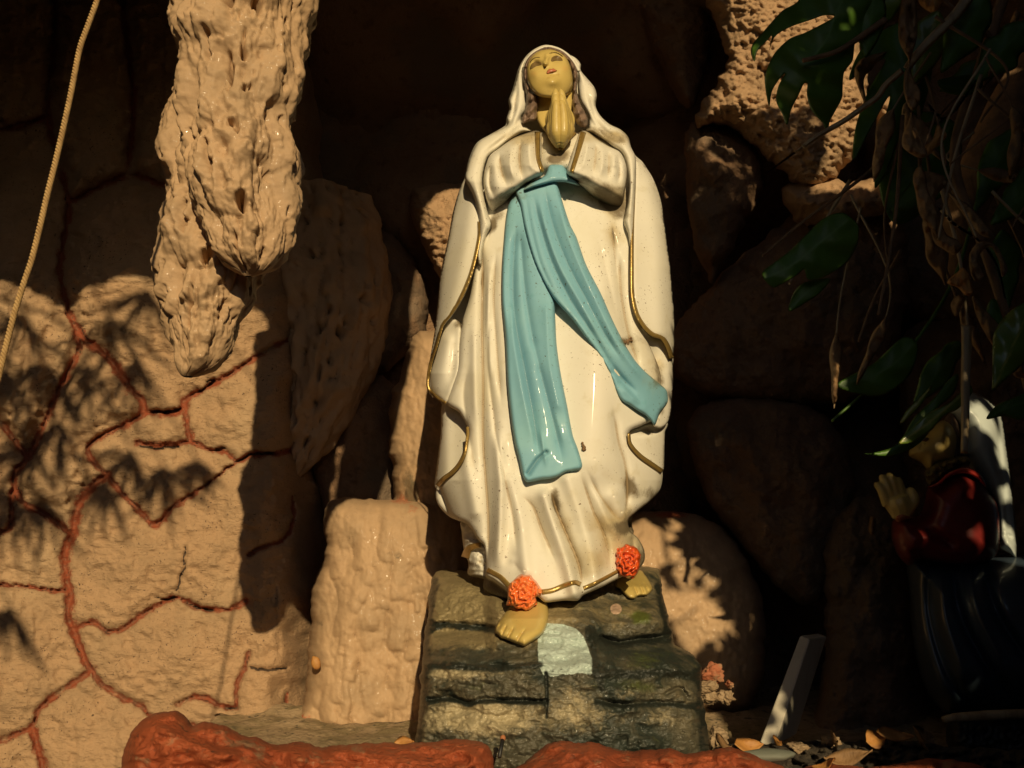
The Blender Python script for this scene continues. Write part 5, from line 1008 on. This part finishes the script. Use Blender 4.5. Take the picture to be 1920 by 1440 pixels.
# soil and litter mound
b = MB(); relief(b, [(1330,1408),(1370,1396),(1430,1400),(1480,1392),(1540,1388),(1600,1392),(1660,1384),(1730,1390),(1780,1400),(1900,1404),(2100,1400),(2100,1480),(1300,1480)],
    lambda px, py, d: np.interp(py, [1380, 1480], [-.12, -.40]) - .05 * fbm(px / 22, py / 14, 3, 4), sp=3, rw=12, rd=.04, thick=.2, bw=40, wob=5, seed=88)
o = b.build('leaf_litter_soil', M['soil']); o['kind'] = 'stuff'; o['label'] = 'dark crumbly soil and leaf mould right of the plinth'
def fallen(px, py, y, L, W, a, tilt, m, label, seed):
    r = np.random.default_rng(seed); t = np.linspace(0, 1, 9); wv = W * np.sin(np.pi * t ** .8); rows = []
    for k, (tt, ww) in enumerate(zip(t, wv)):
        for s in (-1, -.5, 0, .5, 1): rows.append((L * (tt - .5), s * ww, .25 * W * (1 - abs(s)) * -1 + .18 * L * (tt - .5) ** 2 * 4 * .5 + .05 * L * math.sin(tt * 7 + seed + s)))
    v = np.array(rows); Rm = np.array(Matrix.Rotation(a, 3, 'Z') @ Matrix.Rotation(tilt, 3, 'X') @ Matrix.Rotation(r.normal(0, .3), 3, 'Y')); v = v @ Rm.T
    th = np.array((0, 0, .0012)); n = len(v); c = P(px, py, y)
    f = [(k*5+j, k*5+j+1, k*5+j+6, k*5+j+5) for k in range(8) for j in range(4)]
    rim = [j for j in range(5)]; 
    b = MB(); b.add(np.vstack([v + c + th, v + c - th]), f + [tuple(n + i for i in reversed(q)) for q in f] + [q for k in range(8) for q in ((k*5, k*5+5, n+k*5+5, n+k*5), (k*5+9, k*5+4, n+k*5+4, n+k*5+9))])
    return tag(b.build('fallen_leaf', M[m]), label, 'fallen leaf', 'fallen leaves on the soil')
fallen(1402,1398,-.22,.055,.015,.2,.9,'dry_o','ochre fallen leaf on the soil left of the slab\'s foot',1)
fallen(1460,1394,-.16,.035,.016,1.2,1.0,'dry_o','small orange leaf standing against the slab\'s foot',2)
fallen(1355,1392,-.24,.060,.014,.5,.8,'dry','brown curled leaf beside the plinth\'s lower right corner',3)
fallen(1563,1384,-.20,.060,.014,1.5,1.2,'dry','folded tan leaf standing in the soil under the dark rock',4)
fallen(1642,1386,-.20,.040,.018,.4,.9,'dry_o','bright rust leaf in the soil, midway to the kneeling statue',5)
fallen(1676,1378,-.20,.065,.012,-.2,1.0,'dry_o','curved rust leaf edge in the soil beside the bright rust one',6)
fallen(1735,1390,-.18,.070,.030,.9,1.1,'dry','dull olive leaf standing at the corner of the black base',7)
fallen(1548,1434,-.46,.045,.008,-.6,.7,'dry_o','thin ochre leaf lying on the red border at the bottom right',8)
fallen(1590,1420,-.30,.080,.014,.1,.8,'dry','long brown leaf lying along the soil behind the red border',9)
fallen(757,1395,-.36,.036,.012,.1,1.0,'dry_o','small yellow leaf on the floor by the plinth\'s lower left corner',10)
# snail-like tan chip on the pillar, moth case and incense stub
b = MB(); lump(b, P(592, 1243, .385), 1, .12, 51, 3, 1.5, (.011, .008, .016), rot=-.35); tag(b.build('wood_chip', M['dry_o']), 'tan wood chip stuck on the squat pillar\'s left side', 'chip')
b = MB(); p0 = P(936, 1420, -.46); p1 = P(943, 1384, -.44); tube(b, [p0, (p0 + p1) / 2, p1], .0030, 8); o = b.build('incense_stub', M['black'])
tag(o, 'burnt incense stick stub standing in the gap of the red border', 'incense stick'); b = MB(); lump(b, p1, 1, .15, 3, 2, 2, (.0042, .0042, .005)); b.build('tip', M['tip'], o)
# bits of dirt stuck on the robe
for i, (px, py, lab_) in enumerate([(1093,838,'dark insect case stuck on the robe right of the sash end'), (1178,638,'brown spider litter caught on the robe above the sash end')]):
    b = MB()
    for j, (dx, dy, r) in enumerate(([(-1,-7,2.2),(0,-3,2.6),(2,1,3.2),(1,5,3.0),(4,5,2)] if i == 0 else [(-6,4,3),(-2,2,3.5),(2,0,3),(5,-4,2),(7,1,1.6),(-1,6,2.4)])):
        c = P(px + dx, py + dy, float(robe_y(np.array([px + dx * 1.]), np.array([py + dy * 1.]))[0]) - .002); lump(b, c, 1, .3, j, 2, 2, (r / 850, .003, r / 850))
    tag(b.build('debris', M['bark']), lab_, 'debris')

# ------------------------------------------------------------------ rope hanging at the left
rp = spline([(205,-90),(182,0),(166,45),(150,90),(132,180),(120,235),(105,300),(90,360),(75,425),(60,485),(45,530),(25,595),(5,675),(-25,800),(-55,950)], 2.2)
pr = P(rp[:, 0], rp[:, 1], -1.03)
s = np.concatenate([[0], np.cumsum(np.linalg.norm(np.diff(pr, axis=0), axis=1))])
rope = thing('rope', 'thin twisted tan rope hanging down at the far left', 'rope', P(60, 485, -1.03))
for k in range(3):
    a = s / .011 * 2 * math.pi + k * 2 * math.pi / 3; b = MB()
    tube(b, pr + .0018 * np.stack([np.cos(a), np.sin(a), 0 * a], -1), .0015, 7); b.build('strand', M['rope'], rope)

# ================================================================== TREES THAT THROW THE DAPPLED SHADE (outside the frame)
def blade(mb, c, d, L, W, nrm, droop=.15):
    d = np.asarray(d, float) / np.linalg.norm(d); nrm = np.asarray(nrm, float); sd = np.cross(d, nrm); sd /= np.linalg.norm(sd); nrm = np.cross(sd, d)
    t = np.array([0, .25, .6, 1.0]); wv = W * np.array([.25, 1, .8, .02])
    v = []
    for tt, ww in zip(t, wv): 
        base = c + d * L * tt - nrm * droop * L * tt * tt
        v += [base - sd * ww, base + nrm * ww * .2, base + sd * ww]
    mb.add(v, [q for k in range(3) for q in ((k*3, k*3+1, k*3+4, k*3+3), (k*3+1, k*3+2, k*3+5, k*3+4))])
r = np.random.default_rng(17)
b = MB(); TY = -2.15
fans = [(285,560,1.9,110),(215,610,1.75,150),(170,690,1.8,170),(255,680,1.6,140),(60,610,1.8,150),(100,700,1.75,160),(30,720,1.7,150),(60,830,1.8,160),(120,800,1.9,150),(20,930,1.7,140),(90,940,1.8,120),(250,850,2.1,120),(310,880,1.5,110),(200,900,1.8,110),(505,750,2.5,90),(30,1150,1.7,110),(370,860,1.6,80)]
stems_ = []
for (px, py, a0, Lp) in fans:
    n = r.integers(6, 9)
    c = to_sun(P(px, py, .46), TY)
    c = np.array(c).reshape(3)
    for k in range(n):
        a = a0 + (k - (n - 1) / 2) * .27 + r.normal(0, .06); L = Lp / 600 * r.uniform(.75, 1.1)
        d_ = np.array((math.cos(a), r.normal(0, .15), -math.sin(a))); e_ = c + d_ * L
        if max(c[0] + c[1] * .15, e_[0] + e_[1] * .15) > -.635 and max(c[2], e_[2]) - EYE + TY * .36 > .1: continue
        blade(b, c, d_, L, r.uniform(.0065, .0115), (.15, -1, .35 + r.normal(0, .2)), .1)
    stems_.append(c)
for c in stems_: tube(b, [c, c + np.array((-.12, -.05, .2)), c + np.array((-.4, -.1, .4)), np.array((-1.9, TY - .2, EYE + 1.9))], [.003, .004, .006, .012], 5)
palm = thing('palm', 'feathery palm beside the grotto that throws fine shadows on the left wall', 'palm', (-1.9, TY, 0)); b.build('frond', M['leaf'], palm)['kind'] = 'stuff'
b = MB(); tube(b, [(-1.9, TY - .2, 0), (-1.93, TY - .2, 1.6), (-1.9, TY - .2, EYE + 1.9)], [.07, .06, .04], 12); b.build('trunk', M['bark'], palm)
# bush on the right
b = MB(); bright = [(1218,1010,24,60),(1262,985,16,12),(1268,1048,26,18),(1300,1030,16,16),(1272,1092,26,9),(1276,1140,30,22),(1262,1150,14,20),(1285,1205,24,28),(1322,1108,8,10),(1325,1165,9,7),(1338,1192,17,14),(1363,1208,9,13),(1382,1238,6,9),(1340,1262,26,12),(1345,1300,22,14),(1438,1360,14,40),(1468,1262,10,20),(1345,1385,16,12),(1405,1394,30,8)]
def lit_(px, py): return any(((px - q[0]) / (q[2] + 9)) ** 2 + ((py - q[1]) / (q[3] + 9)) ** 2 < 1 for q in bright)
TB = -1.7
for py in np.arange(330, 1420, 19.0):
    for px in np.arange(1246, 1480, 19.0):
        x = px + r.normal(0, 4); y = py + r.normal(0, 4)
        if lit_(x, y) or (y > 1325 and x < 1400): continue
        if y < 950 and x < 1262: continue
        a = r.uniform(0, 6.28); c = to_sun(P(x, y, .44 if y < 1330 else 0.0), TB + r.uniform(-.06, .06)); d = np.array((math.cos(a), r.normal(0, .2), math.sin(a))); L = r.uniform(.045, .065)
        blade(b, c - d * L * .5, d, L, r.uniform(.013, .019), (.15, -1, .36), .05)
for (px, py, rot_, Lp) in ((1240,1060,1.57,120),(1236,1000,1.5,120),(1300,1070,.8,90),(1320,1010,.9,80),(1280,1075,0,80),(1275,1118,0,90),(1270,1172,.6,60)):
    c = to_sun(P(px, py, .44), TB); d = np.array((math.cos(rot_), 0, math.sin(rot_))); L = Lp / 700; tube(b, [c - d * L / 2, c, c + d * L / 2], .003, 5)
FLK = [uv_of(*q[:3]) + [q[3]] for q in ((1480,150,-.52,.0),(1600,60,-.52,.01),(1660,910,-.03,.01),(1795,990,-.04,.006),(1718,1024,-.04,.004),(1850,775,.05,.012),(1890,800,.05,.022),(1897,900,.05,.018),(1902,1020,.05,.020),(1730,810,-.44,.02),(1812,740,-.5,.016),(1850,690,.6,.022),(1446,1360,-.09,.02),(1468,1290,-.05,.008),(1662,930,-.03,.0),(1420,200,.3,.03),(1440,1400,-.2,.02),(1580,1385,-.2,.0),(1640,1386,-.2,.0),(1790,560,-.5,.0),(1720,280,-.55,.0),(1840,480,-.5,.0),(1600,1432,-.45,.0))]
def dense(n, f, Lr, Wr):
    for _ in range(n):
        c = f()
        if any((c[0] + c[1] * .15 - q[0]) ** 2 + (c[2] - EYE + c[1] * .36 - q[1]) ** 2 < (q[2] + .05) ** 2 for q in FLK): continue
        a = r.uniform(0, 6.28); d = np.array((math.cos(a), r.normal(0, .4), math.sin(a) - .3)); L = r.uniform(*Lr); blade(b, c, d, L, r.uniform(*Wr), (r.normal(0, .4), -1, .4 + r.normal(0, .4)), .2)
def crown():
    while True:
        y = r.uniform(-2.2, -1.3); u = r.uniform(.58, 1.32); v_ = r.uniform(-.5, 1.12)
        x = u - y * .15 * -1 if False else u + y * SUN[0] / SUN[1]; z = EYE + v_ + y * SUN[2] / SUN[1]
        if z > .2: return np.array((x, y, z))
dense(1700, crown, (.08, .16), (.02, .04))
def near_():
    y = r.uniform(-1.75, -1.4); u = r.uniform(.40, .66); v_ = r.uniform(.38 if u < .52 else .25, 1.12)
    return np.array((u + y * SUN[0] / SUN[1], y, EYE + v_ + y * SUN[2] / SUN[1]))
dense(520, near_, (.06, .10), (.016, .028))
def edge_():
    y = r.uniform(-1.75, -1.4); u = r.uniform(.368, .42); v_ = r.uniform(.36, 1.0)
    return np.array((u + y * SUN[0] / SUN[1], y, EYE + v_ + y * SUN[2] / SUN[1] + .02))
dense(120, edge_, (.03, .05), (.008, .014))
bush = thing('bush', 'leafy bush beside the grotto that shades its right side', 'bush', (1.2, -1.6, 0)); b.build('foliage', M['leaf'], bush)['kind'] = 'stuff'
b = MB()
for k in range(7):
    e = np.array((.85 + .18 * k * .8, -1.5 - .08 * k, 1.5 + .2 * (k % 3))); tube(b, [(1.25, -1.65, 0), (1.25 + .03 * k, -1.65, .7), e], [.03, .02, .006], 8)
b.build('stem', M['bark'], bush)

# hedge added unseen to block low sky light (behind the viewer, below the low sun)
b = MB(); rh = np.random.default_rng(5)
def blocker_top(x, y): return 1.55 if y < -3.5 and -2.2 < x < 3.2 else 4.6
cx = []
for k in range(90):
    t = k / 89; 
    if t < .33: x, y = -2.6, -1.2 - 3.6 * t / .33
    elif t < .67: x, y = -2.6 + 6.4 * (t - .33) / .34, -4.8
    else: x, y = 3.8, -4.8 + 3.6 * (t - .67) / .33
    h = blocker_top(x, y) * rh.uniform(.93, 1.07)
    for z in np.arange(0, h, .35):
        lump(b, (x + rh.normal(0, .08), y + rh.normal(0, .08), z + .15), 1, .4, k, 2, 2.5, (.28, .28, .26))
tag(b.build('blocker_hedge', M['leaf']), 'tall clipped hedge added unseen before the grotto to block low sky light', 'blocker_hedge')
